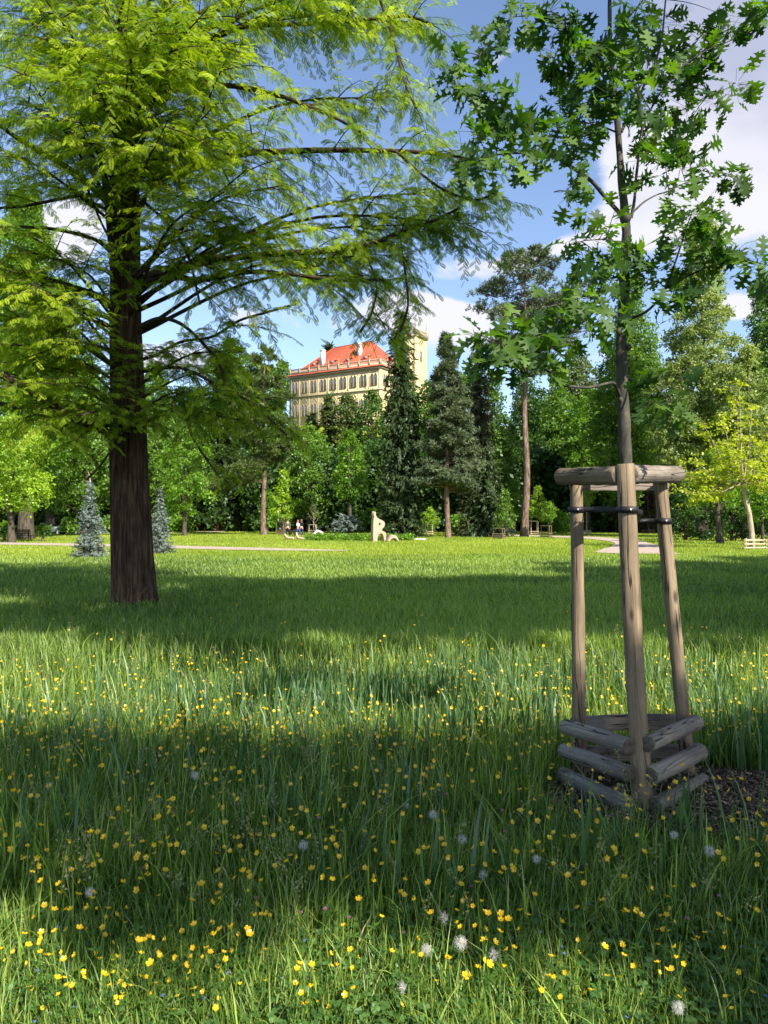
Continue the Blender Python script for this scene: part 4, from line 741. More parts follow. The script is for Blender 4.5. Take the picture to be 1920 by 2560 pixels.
# ------------------------------------------------------------------ the young oak in the stake frame
def oak():
    global rng; keep = rng; rng = np.random.default_rng(9); D0 = 4.36; O = np.array((gx(1609, D0), D0, 0)); root = empty('young_oak', tuple(O), 'young oak with large lobed leaves growing inside the wooden stake frame', 'tree'); m = MB(); E = []
    def br(pix, r0, r1, d0=0.0, d1=0.0, n=None, wob=0.0):
        k = len(pix); pts = [P3(px, py, D0 + d0 + (d1 - d0) * i / (k - 1)) - O for i, (px, py) in enumerate(pix)]; c = spline(pts, n or 5 * k); m.tube(c, np.linspace(r0, r1, len(c)), 10 if r0 > .015 else 6, cap=False, wob=wob); return c
    zz = [(1609, 1985), (1592, 1700), (1577, 1400), (1566, 1160), (1558, 1000), (1553, 880), (1557, 800), (1562, 680), (1566, 600), (1562, 535), (1552, 430), (1543, 300), (1528, 150), (1524, 40), (1526, -90)]; rp = [18, 17, 16, 15, 14, 13.5, 14, 12, 11.5, 11.5, 8.5, 7.5, 6, 5, 3]
    pts = spline([P3(a, b, D0) - O for a, b in zz], 75); rad = np.interp(np.linspace(0, 14, 75), np.arange(15), rp) / F * D0; rad = rad * (1 + .05 * np.sin(np.arange(75) * 1.1) + .04 * rng.normal(size=75)); m.tube(pts, rad, 16, cap=False, wob=.05)
    for a, b, r in ((1548, 830, .021), (1572, 868, .018), (1552, 1000, .016), (1572, 795, .02), (1550, 735, .019), (1566, 545, .03)):
        q = P3(a, b, D0 - .02) - O; m.lathe([(0, -r * 1.3), (r * .8, -r * .6), (r, 0), (r * .8, r * .7), (0, r * 1.3)], 8, tuple(q))
    B = {}
    B[1] = br([(1552, 536), (1515, 495), (1478, 452), (1440, 425), (1398, 398), (1360, 360), (1324, 323), (1264, 283), (1225, 250), (1203, 214), (1199, 139)], .013, .003, 0, -.5)
    B[2] = br([(1398, 398), (1345, 382), (1284, 383), (1210, 392), (1150, 405), (1110, 415)], .006, .002, -.2, -.5)
    B[3] = br([(1578, 545), (1586, 500), (1590, 447), (1598, 380), (1604, 330), (1637, 255), (1690, 180), (1760, 130), (1830, 100)], .010, .003, 0, -.15)
    B[4] = br([(1583, 530), (1610, 505), (1640, 488), (1672, 477), (1720, 455), (1780, 440), (1840, 440)], .006, .002, 0, .35)
    B[5] = br([(1553, 330), (1572, 290), (1592, 255), (1620, 190), (1640, 149), (1655, 90), (1662, 20), (1670, -60)], .011, .004, 0, .2)
    B[6] = br([(1570, 797), (1600, 788), (1632, 765), (1665, 720), (1690, 650), (1711, 586), (1730, 530)], .010, .003, 0, -.25)
    B[7] = br([(1665, 720), (1720, 690), (1790, 660), (1860, 650), (1925, 665)], .007, .002, -.1, -.4)
    B[8] = br([(1550, 992), (1541, 968), (1528, 957), (1468, 969), (1398, 959), (1378, 934), (1350, 918), (1314, 905), (1280, 880), (1249, 855), (1190, 835)], .011, .003, 0, -.7)
    B[9] = br([(1556, 745), (1530, 722), (1500, 728), (1460, 740), (1400, 760), (1350, 770)], .007, .003, 0, -.5)
    B[10] = br([(1562, 610), (1520, 600), (1480, 600), (1440, 605)], .005, .002, 0, -.3)
    B[11] = br([(1566, 950), (1620, 949), (1655, 985), (1690, 1010)], .006, .002, 0, -.5)
    B[12] = br([(1540, 330), (1500, 315), (1440, 300), (1400, 280)], .006, .002, 0, .2)
    B[13] = br([(1530, 180), (1480, 120), (1430, 70), (1380, 30), (1310, 40)], .007, .002, 0, -.3)
    B[14] = br([(1478, 452), (1440, 460), (1410, 478), (1385, 480)], .003, .0015, -.1, -.2)
    B[15] = br([(1527, 140), (1560, 60), (1600, 10), (1640, -50)], .006, .003, 0, -.3)
    B[16] = br([(1604, 330), (1680, 290), (1750, 250), (1830, 215)], .005, .002, 0, .3)
    # places where leaves gather (column, row, spread, count, depth)
    L_ = [(1145,140,28,7,-.5),(1215,120,25,6,-.5),(1140,195,30,8,-.5),(1190,230,32,10,-.5),(1250,255,32,9,-.45),(1250,330,35,9,-.45),(1310,305,35,10,-.35),(1200,330,30,6,-.5),(1160,400,36,9,-.5),(1250,405,34,8,-.45),(1310,385,30,7,-.35),(1370,340,36,9,-.3),(1400,300,36,9,0),(1440,370,36,8,-.15),(1480,330,34,8,.1),(1450,435,26,6,-.2),(1425,485,26,5,-.3),(1330,400,22,4,-.3),
          (1300,20,34,8,-.3),(1255,60,26,5,-.3),(1370,30,40,10,-.3),(1420,80,40,11,-.3),(1400,140,34,8,-.2),(1460,120,40,11,.1),(1420,190,40,11,-.1),(1480,190,40,11,.1),(1440,240,36,9,.15),(1520,110,36,10,-.3),(1580,60,40,11,-.3),(1640,60,40,11,.15),(1700,60,38,9,.2),(1560,170,40,12,-.35),(1620,140,38,11,.1),(1680,140,38,10,.1),(1530,240,40,12,-.35),(1590,220,38,10,-.35),(1660,210,38,10,-.1),(1720,190,36,9,0),(1760,130,36,9,-.1),(1820,80,36,9,-.1),(1865,60,30,6,-.1),(1880,40,26,4,-.1),(1790,30,36,8,.2),
          (1840,210,34,8,.3),(1780,250,34,8,.3),(1720,270,34,8,.2),(1640,280,34,8,.2),(1600,300,30,6,-.2),(1500,280,36,9,-.3),(1450,290,30,7,.2),(1720,315,26,3,.4),(1400,240,26,5,.2),
          (1610,400,30,7,-.1),(1660,400,34,8,.1),(1700,420,34,8,.2),(1760,420,34,8,.3),(1820,440,32,8,.35),(1850,460,24,4,.35),(1630,350,30,6,.1),(1690,360,30,6,.2),(1670,490,26,4,.2),(1590,440,22,4,-.1),(1540,520,14,1,-.2),
          (1480,600,28,6,-.3),(1440,600,26,5,-.3),(1500,650,28,6,-.3),(1520,580,26,5,-.2),(1460,650,26,5,-.3),(1560,640,26,5,-.25),(1600,620,30,6,-.2),(1510,700,24,5,-.35),
          (1730,540,32,8,-.25),(1765,520,28,6,-.2),(1690,600,36,9,-.2),(1740,600,34,9,-.3),(1800,610,34,8,-.35),(1850,620,34,8,-.4),(1895,650,30,6,-.4),(1920,680,26,5,-.4),(1660,650,34,8,-.1),(1620,700,30,6,-.1),(1720,680,34,7,-.3),(1780,670,32,6,-.35),
          (1400,745,36,9,-.5),(1350,780,32,7,-.5),(1450,780,34,8,-.5),(1500,750,30,7,-.45),(1480,820,26,5,-.5),(1380,800,24,4,-.5),(1545,790,26,4,-.4),(1660,770,30,5,-.3),(1700,740,26,4,-.3),
          (1200,880,26,6,-.7),(1190,840,30,7,-.7),(1240,860,34,8,-.65),(1290,850,34,8,-.6),(1330,840,30,6,-.6),(1310,890,32,7,-.6),(1360,880,30,6,-.55),(1290,930,22,4,-.6),(1390,920,24,4,-.5),(1350,830,26,4,-.55),
          (1640,940,24,4,-.5),(1660,985,26,5,-.5),(1700,1000,28,5,-.5),(1690,1040,22,3,-.5),(1640,1010,20,3,-.5)]
    allb = np.vstack([c for c in B.values()]); P, Dn, S = [], [], []
    for px, py, sp, n, dd in L_:
        c0 = P3(px, py, D0 + dd) - O; near = allb[np.argmin(np.linalg.norm(allb - c0, axis=1))]; mid = (near + c0) / 2 + np.array((0, 0, .015)); m.tube(spline([near, mid, c0], 6), np.linspace(.0035, .0015, 6), 4, cap=False)
        for _ in range(max(1, round(n * 1.7))):
            q = c0 + rng.normal(size=3) * sp / F * D0 * np.array((.62, .8, .55)); dirv = nrm(nrm(q - near + 1e-6) * .6 + rng.normal(size=3) * .5 + np.array((0, 0, -.5))); P.append(q); Dn.append(dirv); S.append(.070 + .055 * rng.random()); m.tube(np.array([c0 + (q - c0) * .2, q]), [.0014, .001], 3, cap=False)
    m.build('trunk', MAT['oak_bark'], root, smooth=True)
    # lobed leaf: outline half, mirrored; three strips so the blade can curl
    h = [(0, .02), (.06, .10), (.15, .12), (.28, .13), (.15, .24), (.08, .29), (.22, .35), (.48, .30), (.38, .42), (.46, .53), (.20, .49), (.09, .55), (.20, .62), (.44, .67), (.28, .73), (.26, .84), (.12, .76), (.08, .82), (.15, .91), (.05, .92), (0, 1.0)]
    n = len(h); TV = [(0, -.18, .02)] + [(x, y, .16 * x - .28 * (y - .35) ** 2) for x, y in h] + [(-x, y, .16 * x - .28 * (y - .35) ** 2) for x, y in h[1:-1]]
    mid_ = len(TV); TV += [(0, y, -.28 * (y - .35) ** 2) for y in (.1, .27, .50, .74)]; m0, m1, m2, m3 = mid_, mid_ + 1, mid_ + 2, mid_ + 3; L2 = lambda k: n + k if 0 < k < n - 1 else (1 if k == 0 else n)
    def half(idf):
        f = lambda k: idf(k); return [[f(0), f(1), f(2), f(3), f(4), m0], [m0, f(4), f(5), m1], [m1, f(5), f(6), f(7), f(8), f(9)], [m1, f(9), f(10), f(11), m2], [m2, f(11), f(12), f(13), f(14), f(15)], [m2, f(15), f(16), f(17), m3], [m3, f(17), f(18), f(19), f(20)]]
    polys = half(lambda k: 1 + k) + [p[::-1] for p in half(lambda k: (1 + k) if k in (0, n - 1) else n + k)]
    P, Dn, S = np.array(P), np.array(Dn), np.array(S); Nn = nrm(np.array((0, -.2, 1.0)) + rng.normal(size=(len(P), 3)) * .55); R = frames(Dn, Nn); TV = np.array(TV, float)
    sc = np.stack([S * (1.0 + .15 * rng.random(len(P))), S * 1.15, S * (rng.random(len(P)) * 3.2 - .8)], 1); V = np.einsum('nij,nvj->nvi', R, TV[None] * sc[:, None, :]) + P[:, None]; nv = len(TV); fs = {}
    for p in polys: fs.setdefault(len(p), []).append(p)
    Fs = [(np.array(v)[None] + (np.arange(len(P)) * nv)[:, None, None]).reshape(-1, k) for k, v in fs.items()]
    link_mesh('crown', V.reshape(-1, 3), Fs, MAT['oak_leaf'], root, np.repeat(np.clip(.42 + .30 * rng.normal(size=len(P)), 0, 1), nv)); rng = keep
oak()

# ------------------------------------------------------------------ wood, straps: the stake frame
def wood_mat(name, c1, c2, crack=(0.02, 0.015, 0.01), grey=0.0, seed=0.0):
    m, nt = new_mat(name); N = nt.nodes.new; L = nt.links.new; tc = N('ShaderNodeTexCoord'); oi = N('ShaderNodeObjectInfo')
    def mapped(sc, off=0.0):
        mp = N('ShaderNodeMapping'); mp.inputs['Scale'].default_value = sc; L(tc.outputs['Object'], mp.inputs[0])
        a = N('ShaderNodeVectorMath'); a.operation = 'ADD'; L(mp.outputs[0], a.inputs[0])
        s = N('ShaderNodeMath'); s.operation = 'MULTIPLY'; L(oi.outputs['Random'], s.inputs[0]); s.inputs[1].default_value = 37.0
        cb = N('ShaderNodeCombineXYZ'); [L(s.outputs[0], cb.inputs[k]) for k in range(3)]; L(cb.outputs[0], a.inputs[1]); return a.outputs[0]
    def noise(sc, scale, det, ro=.6):
        n = N('ShaderNodeTexNoise'); n.inputs['Scale'].default_value = scale; n.inputs['Detail'].default_value = det; n.inputs['Roughness'].default_value = ro; L(mapped(sc), n.inputs['Vector']); return n.outputs[0]
    grain = noise((60, 60, 2.2), 1.0, 5); blotch = noise((7, 7, 2.5), 1.0, 4); fine = noise((160, 160, 9), 1.0, 3)
    c = N('ShaderNodeValToRGB'); c.color_ramp.elements[0].position = .3; c.color_ramp.elements[1].position = .7; c.color_ramp.elements[0].color = (*c1, 1); c.color_ramp.elements[1].color = (*c2, 1); L(grain, c.inputs[0])
    b = N('ShaderNodeValToRGB'); b.color_ramp.elements[0].position = .3; b.color_ramp.elements[1].position = .62; b.color_ramp.elements[0].color = (.55, .52, .5, 1); b.color_ramp.elements[1].color = (1.1, 1.08, 1.05, 1); L(blotch, b.inputs[0])
    mx = N('ShaderNodeMix'); mx.data_type = 'RGBA'; mx.blend_type = 'MULTIPLY'; mx.inputs[0].default_value = 1; L(c.outputs[0], mx.inputs[6]); L(b.outputs[0], mx.inputs[7])
    # long drying cracks and knots
    w = N('ShaderNodeTexNoise'); w.inputs['Scale'].default_value = 1.0; w.inputs['Detail'].default_value = 2; L(mapped((13, 13, .55)), w.inputs['Vector'])
    ck = N('ShaderNodeMath'); ck.operation = 'SUBTRACT'; L(w.outputs[0], ck.inputs[0]); ck.inputs[1].default_value = .56; ab = N('ShaderNodeMath'); ab.operation = 'PINGPONG'; L(ck.outputs[0], ab.inputs[0]); ab.inputs[1].default_value = .085; lt = N('ShaderNodeMapRange'); L(ab.outputs[0], lt.inputs[0]); lt.inputs[1].default_value = .002; lt.inputs[2].default_value = .009; lt.inputs[3].default_value = 1; lt.inputs[4].default_value = 0
    vo = N('ShaderNodeTexVoronoi'); vo.inputs['Scale'].default_value = 1.0; L(mapped((9, 9, 3.2)), vo.inputs['Vector']); kn = N('ShaderNodeMapRange'); L(vo.outputs['Distance'], kn.inputs[0]); kn.inputs[1].default_value = .07; kn.inputs[2].default_value = .17; kn.inputs[3].default_value = .85; kn.inputs[4].default_value = 0
    mxx = N('ShaderNodeMath'); mxx.operation = 'MAXIMUM'; L(lt.outputs[0], mxx.inputs[0]); L(kn.outputs[0], mxx.inputs[1])
    m2 = N('ShaderNodeMix'); m2.data_type = 'RGBA'; L(mxx.outputs[0], m2.inputs[0]); L(mx.outputs[2], m2.inputs[6]); m2.inputs[7].default_value = (*crack, 1)
    p = N('ShaderNodeBsdfPrincipled'); p.inputs['Roughness'].default_value = .78; p.inputs['Specular IOR Level'].default_value = .25; L(m2.outputs[2], p.inputs['Base Color'])
    hs = N('ShaderNodeMath'); hs.operation = 'SUBTRACT'; L(fine, hs.inputs[0]); L(lt.outputs[0], hs.inputs[1]); bp = N('ShaderNodeBump'); bp.inputs['Strength'].default_value = .5; bp.inputs['Distance'].default_value = .004; L(hs.outputs[0], bp.inputs['Height']); L(bp.outputs[0], p.inputs['Normal'])
    o = N('ShaderNodeOutputMaterial'); L(p.outputs[0], o.inputs[0]); return m
MAT['stake'] = wood_mat('stake_wood', (0.15, 0.112, 0.07), (0.29, 0.225, 0.15), crack=(.03, .02, .012))
MAT['log'] = wood_mat('grey_log_wood', (0.17, 0.145, 0.115), (0.34, 0.30, 0.255), crack=(.03, .026, .022))
MAT['strap'] = noise_mat('black_strap', (0.008, 0.008, 0.009), (0.016, 0.016, 0.018), 300, 2, .55, .3, (1, 1, 1), .001, .4)
MAT['nail'] = noise_mat('zinc_nail', (0.5, 0.5, 0.5), (0.65, 0.65, 0.65), 20, 2, .35, 0)
MAT['endgrain'] = noise_mat('cut_end', (0.07, 0.055, 0.04), (0.16, 0.13, 0.10), 30, 4, .9, .3)

def log_piece(name, a, b, r, mat, parent, half_=False, k=22, r2=None, seed=0, face=None):
    """a round (or half-round) pole from a to b, its own long axis as local z; slightly bent, with worn rounded ends"""
    g_ = np.random.default_rng(seed + 500); a, b = np.array(a, float), np.array(b, float); L_ = np.linalg.norm(b - a); r2 = r2 or r; n = 16; z = np.linspace(0, L_, n); z = np.concatenate([[0, .006], z[1:-1], [L_ - .006, L_]]); n = len(z)
    rr = np.interp(z, [0, L_], [r, r2]) * (1 + .025 * g_.normal(size=n)); rr[0] *= .90; rr[-1] *= .90; rr[1] = rr[2]; rr[-2] = rr[-3]; th = np.linspace(0, 2 * np.pi, k, endpoint=False); ir = 1 + .035 * np.sin(2 * th + g_.random() * 6) + .02 * np.sin(5 * th + g_.random() * 6)
    bend = .006 * np.sin(np.linspace(0, np.pi, n)) * g_.normal(); X = rr[:, None] * ir * np.cos(th) + bend[:, None]; Y = rr[:, None] * ir * np.sin(th)
    if half_: Y = np.minimum(Y, rr[:, None] * .12)
    V = np.stack([X, Y, np.repeat(z[:, None], k, 1)], -1).reshape(-1, 3); i = np.arange(n - 1)[:, None]; j = np.arange(k)[None]; Fq = np.stack([i * k + j, i * k + (j + 1) % k, (i + 1) * k + (j + 1) % k, (i + 1) * k + j], -1).reshape(-1, 4)
    o = link_mesh(name, V, [Fq, np.array([list(range(k))[::-1], list(range((n - 1) * k, n * k))])], [mat, MAT['endgrain']], parent, smooth=False, midx=[0] * len(Fq) + [1, 1])
    for p in o.data.polygons[:len(Fq)]: p.use_smooth = True
    q = Vector(b - a).to_track_quat('Z', 'Y' if face is None else 'Y')
    if face is not None:
        zz = Vector(b - a).normalized(); yy = Vector(face); yy = (yy - zz * yy.dot(zz)).normalized(); xx = yy.cross(zz)
        from mathutils import Matrix
        q = Matrix((xx, yy, zz)).transposed().to_quaternion()
    o.rotation_mode = 'QUATERNION'; o.rotation_quaternion = q; o.location = Vector(a) - parent.location; return o

def stake_frame():
    base = (1.45, 4.3, 0.0); root = empty('tree_stake_frame', base, 'tall three-post wooden frame with low grey log rails and black straps round the young oak', 'tree support')
    c0, c1 = np.array((gx(1612, 4.0), 4.0, -.1)), np.array((gx(1563, 3.98), 3.98, gz(1160, 3.98)))
    l0, l1 = np.array((gx(1448, 4.52), 4.52, -.1)), np.array((gx(1440, 4.5), 4.5, gz(1196, 4.5)))
    r0, r1 = np.array((gx(1727, 4.52), 4.52, -.1)), np.array((gx(1648, 4.48), 4.48, gz(1192, 4.48)))
    for k, (a, b, r) in enumerate(((c0, c1, .052), (l0, l1, .044), (r0, r1, .046))):
        log_piece('post', a, b, r, MAT['stake'], root, r2=r * .9, seed=k, face=(0, 1, 0), half_=True)
    # top rails, round poles
    log_piece('top_rail', P3(1402, 1192, 4.52), P3(1550, 1189, 3.99), .052, MAT['stake'], root, seed=11)
    log_piece('top_rail', P3(1572, 1186, 3.99), P3(1692, 1187, 4.50), .053, MAT['log'], root, seed=12)
    log_piece('top_rail', P3(1425, 1208, 4.62), P3(1672, 1208, 4.62), .045, MAT['log'], root, seed=13, half_=True, face=(0, -1, 0))
    rows = [((1412, 1816, 4.42), (1572, 1866, 3.93), (1618, 1860, 3.93), (1741, 1806, 4.42)), ((1408, 1876, 4.42), (1574, 1934, 3.93), (1626, 1938, 3.93), (1750, 1878, 4.42)), ((1405, 1934, 4.42), (1580, 2014, 3.93), (1634, 2014, 3.93), (1758, 1952, 4.42))]
    for k, (a, b, c, d) in enumerate(rows):
        log_piece('side_rail', P3(*a), P3(*b), .046, MAT['log'], root, seed=20 + k); log_piece('side_rail', P3(*c), P3(*d), .046, MAT['log'], root, seed=30 + k)
    for k, py in enumerate((1812, 1878, 1942)):
        log_piece('back_rail', P3(1428, py + 2, 4.62), P3(1745, py - 3, 4.62), .05, MAT['log'], root, half_=True, seed=40 + k, face=(0, -1, 0))
    # black straps: a loop round each post and a band drawn to the trunk
    off = np.array(base)
    def band(pts, w=.034, t=.004):
        pts = np.array(pts, float) - off; n = len(pts); T_ = nrm(np.gradient(pts, axis=0)); S = nrm(np.cross(T_, (0, 0, 1.0))) * t / 2; up = np.array((0, 0, w / 2)); V = np.stack([pts - S - up, pts + S - up, pts + S + up, pts - S + up], 1).reshape(-1, 3); i = np.arange(n - 1)[:, None] * 4; j = np.arange(4)[None]; Fq = np.stack([i + j, i + (j + 1) % 4, i + 4 + (j + 1) % 4, i + 4 + j], -1).reshape(-1, 4); return V, [Fq, np.array([(0, 1, 2, 3), (4 * n - 1, 4 * n - 2, 4 * n - 3, 4 * n - 4)])]
    def post_at(a, b, z): f = (z - a[2]) / (b[2] - a[2]); return a + (b - a) * f
    def loop(c, r): t = np.linspace(-.2 * np.pi, -.8 * np.pi, 9); P_ = [(c[0] + r * 1.07 * math.cos(q), c[1] + r * 1.07 * math.sin(q), c[2]) for q in t]; return [(c[0] + r * 1.07, c[1] + r * .2, c[2])] + P_ + [(c[0] - r * 1.07, c[1] + r * .2, c[2])]
    zl, zc_, zr = gz(1274, 4.5), gz(1274, 3.95), gz(1302, 4.5)
    pl, pc, pr = post_at(l0, l1, zl), post_at(c0, c1, zc_), post_at(r0, r1, zr); tk = np.array((gx(1567, 4.36), 4.36, zl))
    sc = 1
    for (c, r) in ((pl, .044), (pc, .053), (pr, .046)):
        V, Fs = band(loop(c, r)); st = link_mesh('strap', V, Fs, MAT['strap'], root)
        mb = MB(); q = c - off + np.array((-.004, -r * 1.1 - .004, 0)); mb.lathe([(0, -.006), (.005, -.004), (.006, 0), (.005, .004), (0, .006)], 8, tuple(q)); mb.build('nail', MAT['nail'], st)
    V, Fs = band([pl + (.045, -.005, 0), pl + (.12, -.03, -.003), (tk[0] - .10, 4.36, zl - .004), tk + (-.03, -.045, -.002), tk + (.035, -.03, 0)]); link_mesh('strap', V, Fs, MAT['strap'], root)
    V, Fs = band([pl + (.045, -.012, .001), pl + (.13, -.22, 0), pc + (-.15, .10, .0), pc + (-.055, .02, 0)], w=.030); link_mesh('strap', V, Fs, MAT['strap'], root)
    V, Fs = band([tk + (.035, -.03, -.01), tk + (.10, .02, -.02), pr + (-.16, -.02, -.004), pr + (-.05, 0, 0)], w=.03); link_mesh('strap', V, Fs, MAT['strap'], root)
stake_frame()
# ------------------------------------------------------------------ shade trees standing right of and behind the viewer
def shade_tree(name, trunk, targets, label, seed, leaf='mid', s=.34, fill=.9):
    """targets: (ground x, ground y, height, radius) - the crown lumps stand up-sun of the ground they shade"""
    global rng; keep = rng; rng = np.random.default_rng(seed); k = 1 / math.tan(SUN_EL); tx, ty = trunk; root = empty(name, (tx, ty, 0), label, 'tree'); C, R_ = [], []
    for (x, y, h, r) in targets: C.append((x + SUN_H.x * h * k - tx, y + SUN_H.y * h * k - ty, h)); R_.append(r)
    C, R_ = np.array(C), np.array(R_); cnt = (fill * 4 * np.pi * R_ ** 2 / (s * s * 1.1)).astype(int); idx = np.repeat(np.arange(len(C)), cnt); n = len(idx); u = rdir(n)
    pos = C[idx] + u * (R_[idx] * rng.random(n) ** .4)[:, None] * np.array((1, 1, .62)); m = MB(); H_ = C[:, 2].max()
    m.tube([(0, 0, -.1), (0.02, 0, .6), (.1, .05, H_ * .3), (0, .1, H_ * .6), (.1, 0, H_ * .9)], [.5, .38, .32, .22, .08], 12, cap=False, wob=.05)
    for c in C:
        z0 = min(H_ * .88, max(1.8, c[2] - .12 * math.hypot(c[0], c[1]))); p0 = np.array((0.03, .03, z0)); mid = (p0 + c) / 2 + (0, 0, .08 * np.linalg.norm(c - p0)); m.tube(spline([p0, mid, c], 7), np.linspace(.09, .025, 7), 6, cap=False)
    m.build('trunk', MAT['dark_bark'], root, smooth=True)
    crown_mesh(pos, u + np.array((0, 0, .8)), s * (.75 + .5 * rng.random(n)), np.clip(.4 + .2 * rng.normal(size=n), 0, 1), 'crown', MAT['leaf_' + leaf], root); rng = keep
near_t = []
for x in np.arange(-4.8, 6.6, 1.2):
    near_t += [(x, 4.05 + .2 * math.sin(x * 2.3), 7.0, .95)]
    if x > .7: near_t += [(x + .3, 3.0, 7.6, 1.0)]
    if -1.6 < x < 1.0: near_t += [(x + .2, 3.45, 7.4, .6)]
    if x > 1.5: near_t += [(x, 2.0, 8.0, .9)]
near_t += [(1.9, 4.7, 6.6, .5), (2.9, 4.9, 6.4, .7), (-6.2, 4.1, 7, 1.1)]
shade_tree('shade_tree', (8.6, -3.5), near_t, 'broad tree behind the viewer whose crown shades the flowers in front of the frame', 301, s=.20, fill=1.0)
mid_t = [(-5.6, 14.6, 12.6, 1.3), (-6.8, 16.4, 13, 1.2), (-9.5, 12.3, 12.5, 2.2), (-6.5, 11.4, 12, 1.9), (-3, 11.2, 11.5, 1.9), (-2.4, 14.6, 12.6, 2.3), (-2.6, 17.6, 13.2, 1.8), (0.4, 11.3, 11, 2.0), (1.0, 14.6, 12.4, 2.2), (.6, 17.9, 13.2, 2.0), (3.6, 11.4, 11, 2.0), (4.4, 14.8, 12.2, 2.3), (3.8, 18.6, 13, 2.2), (-12.5, 13, 12.5, 2.2)]
shade_tree('shade_tree', (12.5, 3.2), mid_t, 'tall tree outside the right edge whose crown shades the middle of the meadow', 302, s=.36, fill=1.15)
far_t = [(7.0, 11.6, 10.5, 2.2), (8.2, 15.4, 11.5, 2.5), (7.6, 19.4, 12, 2.5), (7.0, 23.2, 12.6, 2.0), (10.8, 12.6, 10.5, 2.4), (12.0, 17, 11, 2.8), (11.6, 21.8, 12, 2.8), (11.4, 26.4, 12.5, 2.2), (16, 20, 11, 3), (15.6, 25, 12, 2.8), (16, 29.6, 12.5, 2.4), (20, 27, 12, 3), (20, 32, 12, 2.6), (6.6, 27, 12, .9)]
shade_tree('shade_tree', (23.5, 10.0), far_t, 'tall tree outside the right edge whose crown shades the far right of the meadow', 303, s=.42, fill=1.1)

# ------------------------------------------------------------------ sculpture
def curve_slab(name, loops, depth, bevel, mat, loc, rz, res=3):
    cu = bpy.data.curves.new(name, 'CURVE'); cu.dimensions = '2D'; cu.fill_mode = 'BOTH'; cu.extrude = depth / 2 - bevel; cu.bevel_depth = bevel; cu.bevel_resolution = res; cu.offset = -bevel
    for lp in loops:
        sp = cu.splines.new('POLY'); P_ = spline([(x, y, 0) for x, y in lp] + [(lp[0][0], lp[0][1], 0)], len(lp) * 5)[:-1]; sp.points.add(len(P_) - 1); sp.use_cyclic_u = True
        for q, p in zip(sp.points, P_): q.co = (p[0], p[1], 0, 1)
    o = bpy.data.objects.new(name, cu); COL.objects.link(o); bpy.context.view_layer.update(); dg = bpy.context.evaluated_depsgraph_get(); me = bpy.data.meshes.new_from_object(o.evaluated_get(dg)); bpy.data.objects.remove(o)
    co = np.zeros(len(me.vertices) * 3); me.vertices.foreach_get('co', co); co = co.reshape(-1, 3); me.vertices.foreach_set('co', np.stack([co[:, 0], -co[:, 2], co[:, 1]], 1).ravel().astype(np.float32)); me.name = name; me.materials.clear(); me.materials.append(mat); me.update()
    o = bpy.data.objects.new(name, me); COL.objects.link(o); o.location = loc; o.rotation_euler = (0, 0, rz); return o
MAT['sandstone'] = noise_mat('sandstone', (0.32, 0.245, 0.175), (0.42, 0.335, 0.25), 2.2, 7, .9, .4, (1, 1, 1), .02, .1)
ds = 57.0; K = .211 / F * ds; cy_ = math.cos(.42)
def sc_(pts): return [((x - 1160) * K / cy_, (502 - z) * K) for x, z in pts]
body = [(1092, 506), (1090, 440), (1090, 380), (1092, 300), (1096, 240), (1102, 205), (1094, 188), (1096, 168), (1104, 152), (1116, 148), (1124, 160), (1124, 182), (1130, 203), (1158, 232), (1196, 250), (1224, 270), (1231, 300), (1222, 328), (1204, 350), (1196, 370), (1216, 380), (1240, 396), (1246, 420), (1245, 460), (1244, 506), (1224, 506), (1216, 460), (1205, 424), (1190, 410), (1169, 412), (1152, 438), (1144, 472), (1142, 506)]
hole = [(1168, 280), (1174, 284), (1177, 296), (1174, 309), (1168, 313), (1162, 308), (1160, 296), (1162, 284)]
sx = gx(700 + 1160 * .211, ds); o = curve_slab('stone_sculpture', [sc_(body), sc_(hole)], .46, .045, MAT['sandstone'], (sx, ds, 0), .42); tag(o, 'tall smooth pale stone sculpture with an arch at its foot and a round hole', 'sculpture')
mb = MB(); h0 = (1106 - 1160) * K / cy_; mb.lathe([(0, -.14), (.09, -.10), (.13, 0), (.11, .10), (0, .15)], 12, (h0, 0, (502 - 165) * K)); hd = mb.build('head', MAT['sandstone'], o, smooth=True)
arc = [(1250, 506), (1272, 470), (1298, 440), (1328, 428), (1358, 436), (1384, 462), (1402, 506), (1384, 506), (1362, 480), (1336, 470), (1306, 480), (1284, 506)]
o = curve_slab('stone_arc', [[((x - 1325) * K, (508 - z) * K) for x, z in arc]], .6, .08, MAT['sandstone'], (gx(700 + 1325 * .211, ds), ds - .2, 0), .35); tag(o, 'low curved pale stone piece lying on the grass right of the tall sculpture', 'sculpture')

# driftwood-like pale stones and logs that edge the planted bed
MAT['pale_log'] = noise_mat('pale_log', (0.42, 0.31, 0.20), (0.62, 0.50, 0.36), 5, 5, .9, .3)
MAT['white_stone'] = noise_mat('white_stone', (0.55, 0.52, 0.47), (0.72, 0.69, 0.63), 4, 5, .9, .3)
def lying(name, pix, r, mat, label, cat, d=62.0):
    pts = spline([np.array((gx(px, d), d + dd, h)) for px, h, dd in pix], 12); o0 = pts[0].copy(); mb = MB(); mb.tube(pts - o0, r * (0.7 + .5 * np.sin(np.linspace(.4, 2.9, 12))), 8, wob=.12); return tag(mb.build(name, mat, None, smooth=True, loc=tuple(o0)), label, cat)
zx = lambda z: 690 + z * .1085
lying('driftwood_log', [(zx(170), .42, 1), (zx(260), .18, 0), (zx(420), .16, -.5)], .10, MAT['pale_log'], 'pale curved log at the left tip of the planted bed, before the grey-clad walker', 'log')
lying('driftwood_log', [(zx(440), .55, 1), (zx(500), .22, 0), (zx(640), .10, -.6), (zx(830), .08, -1)], .09, MAT['pale_log'], 'long pale bent log lying in front of the two walkers standing together', 'log')
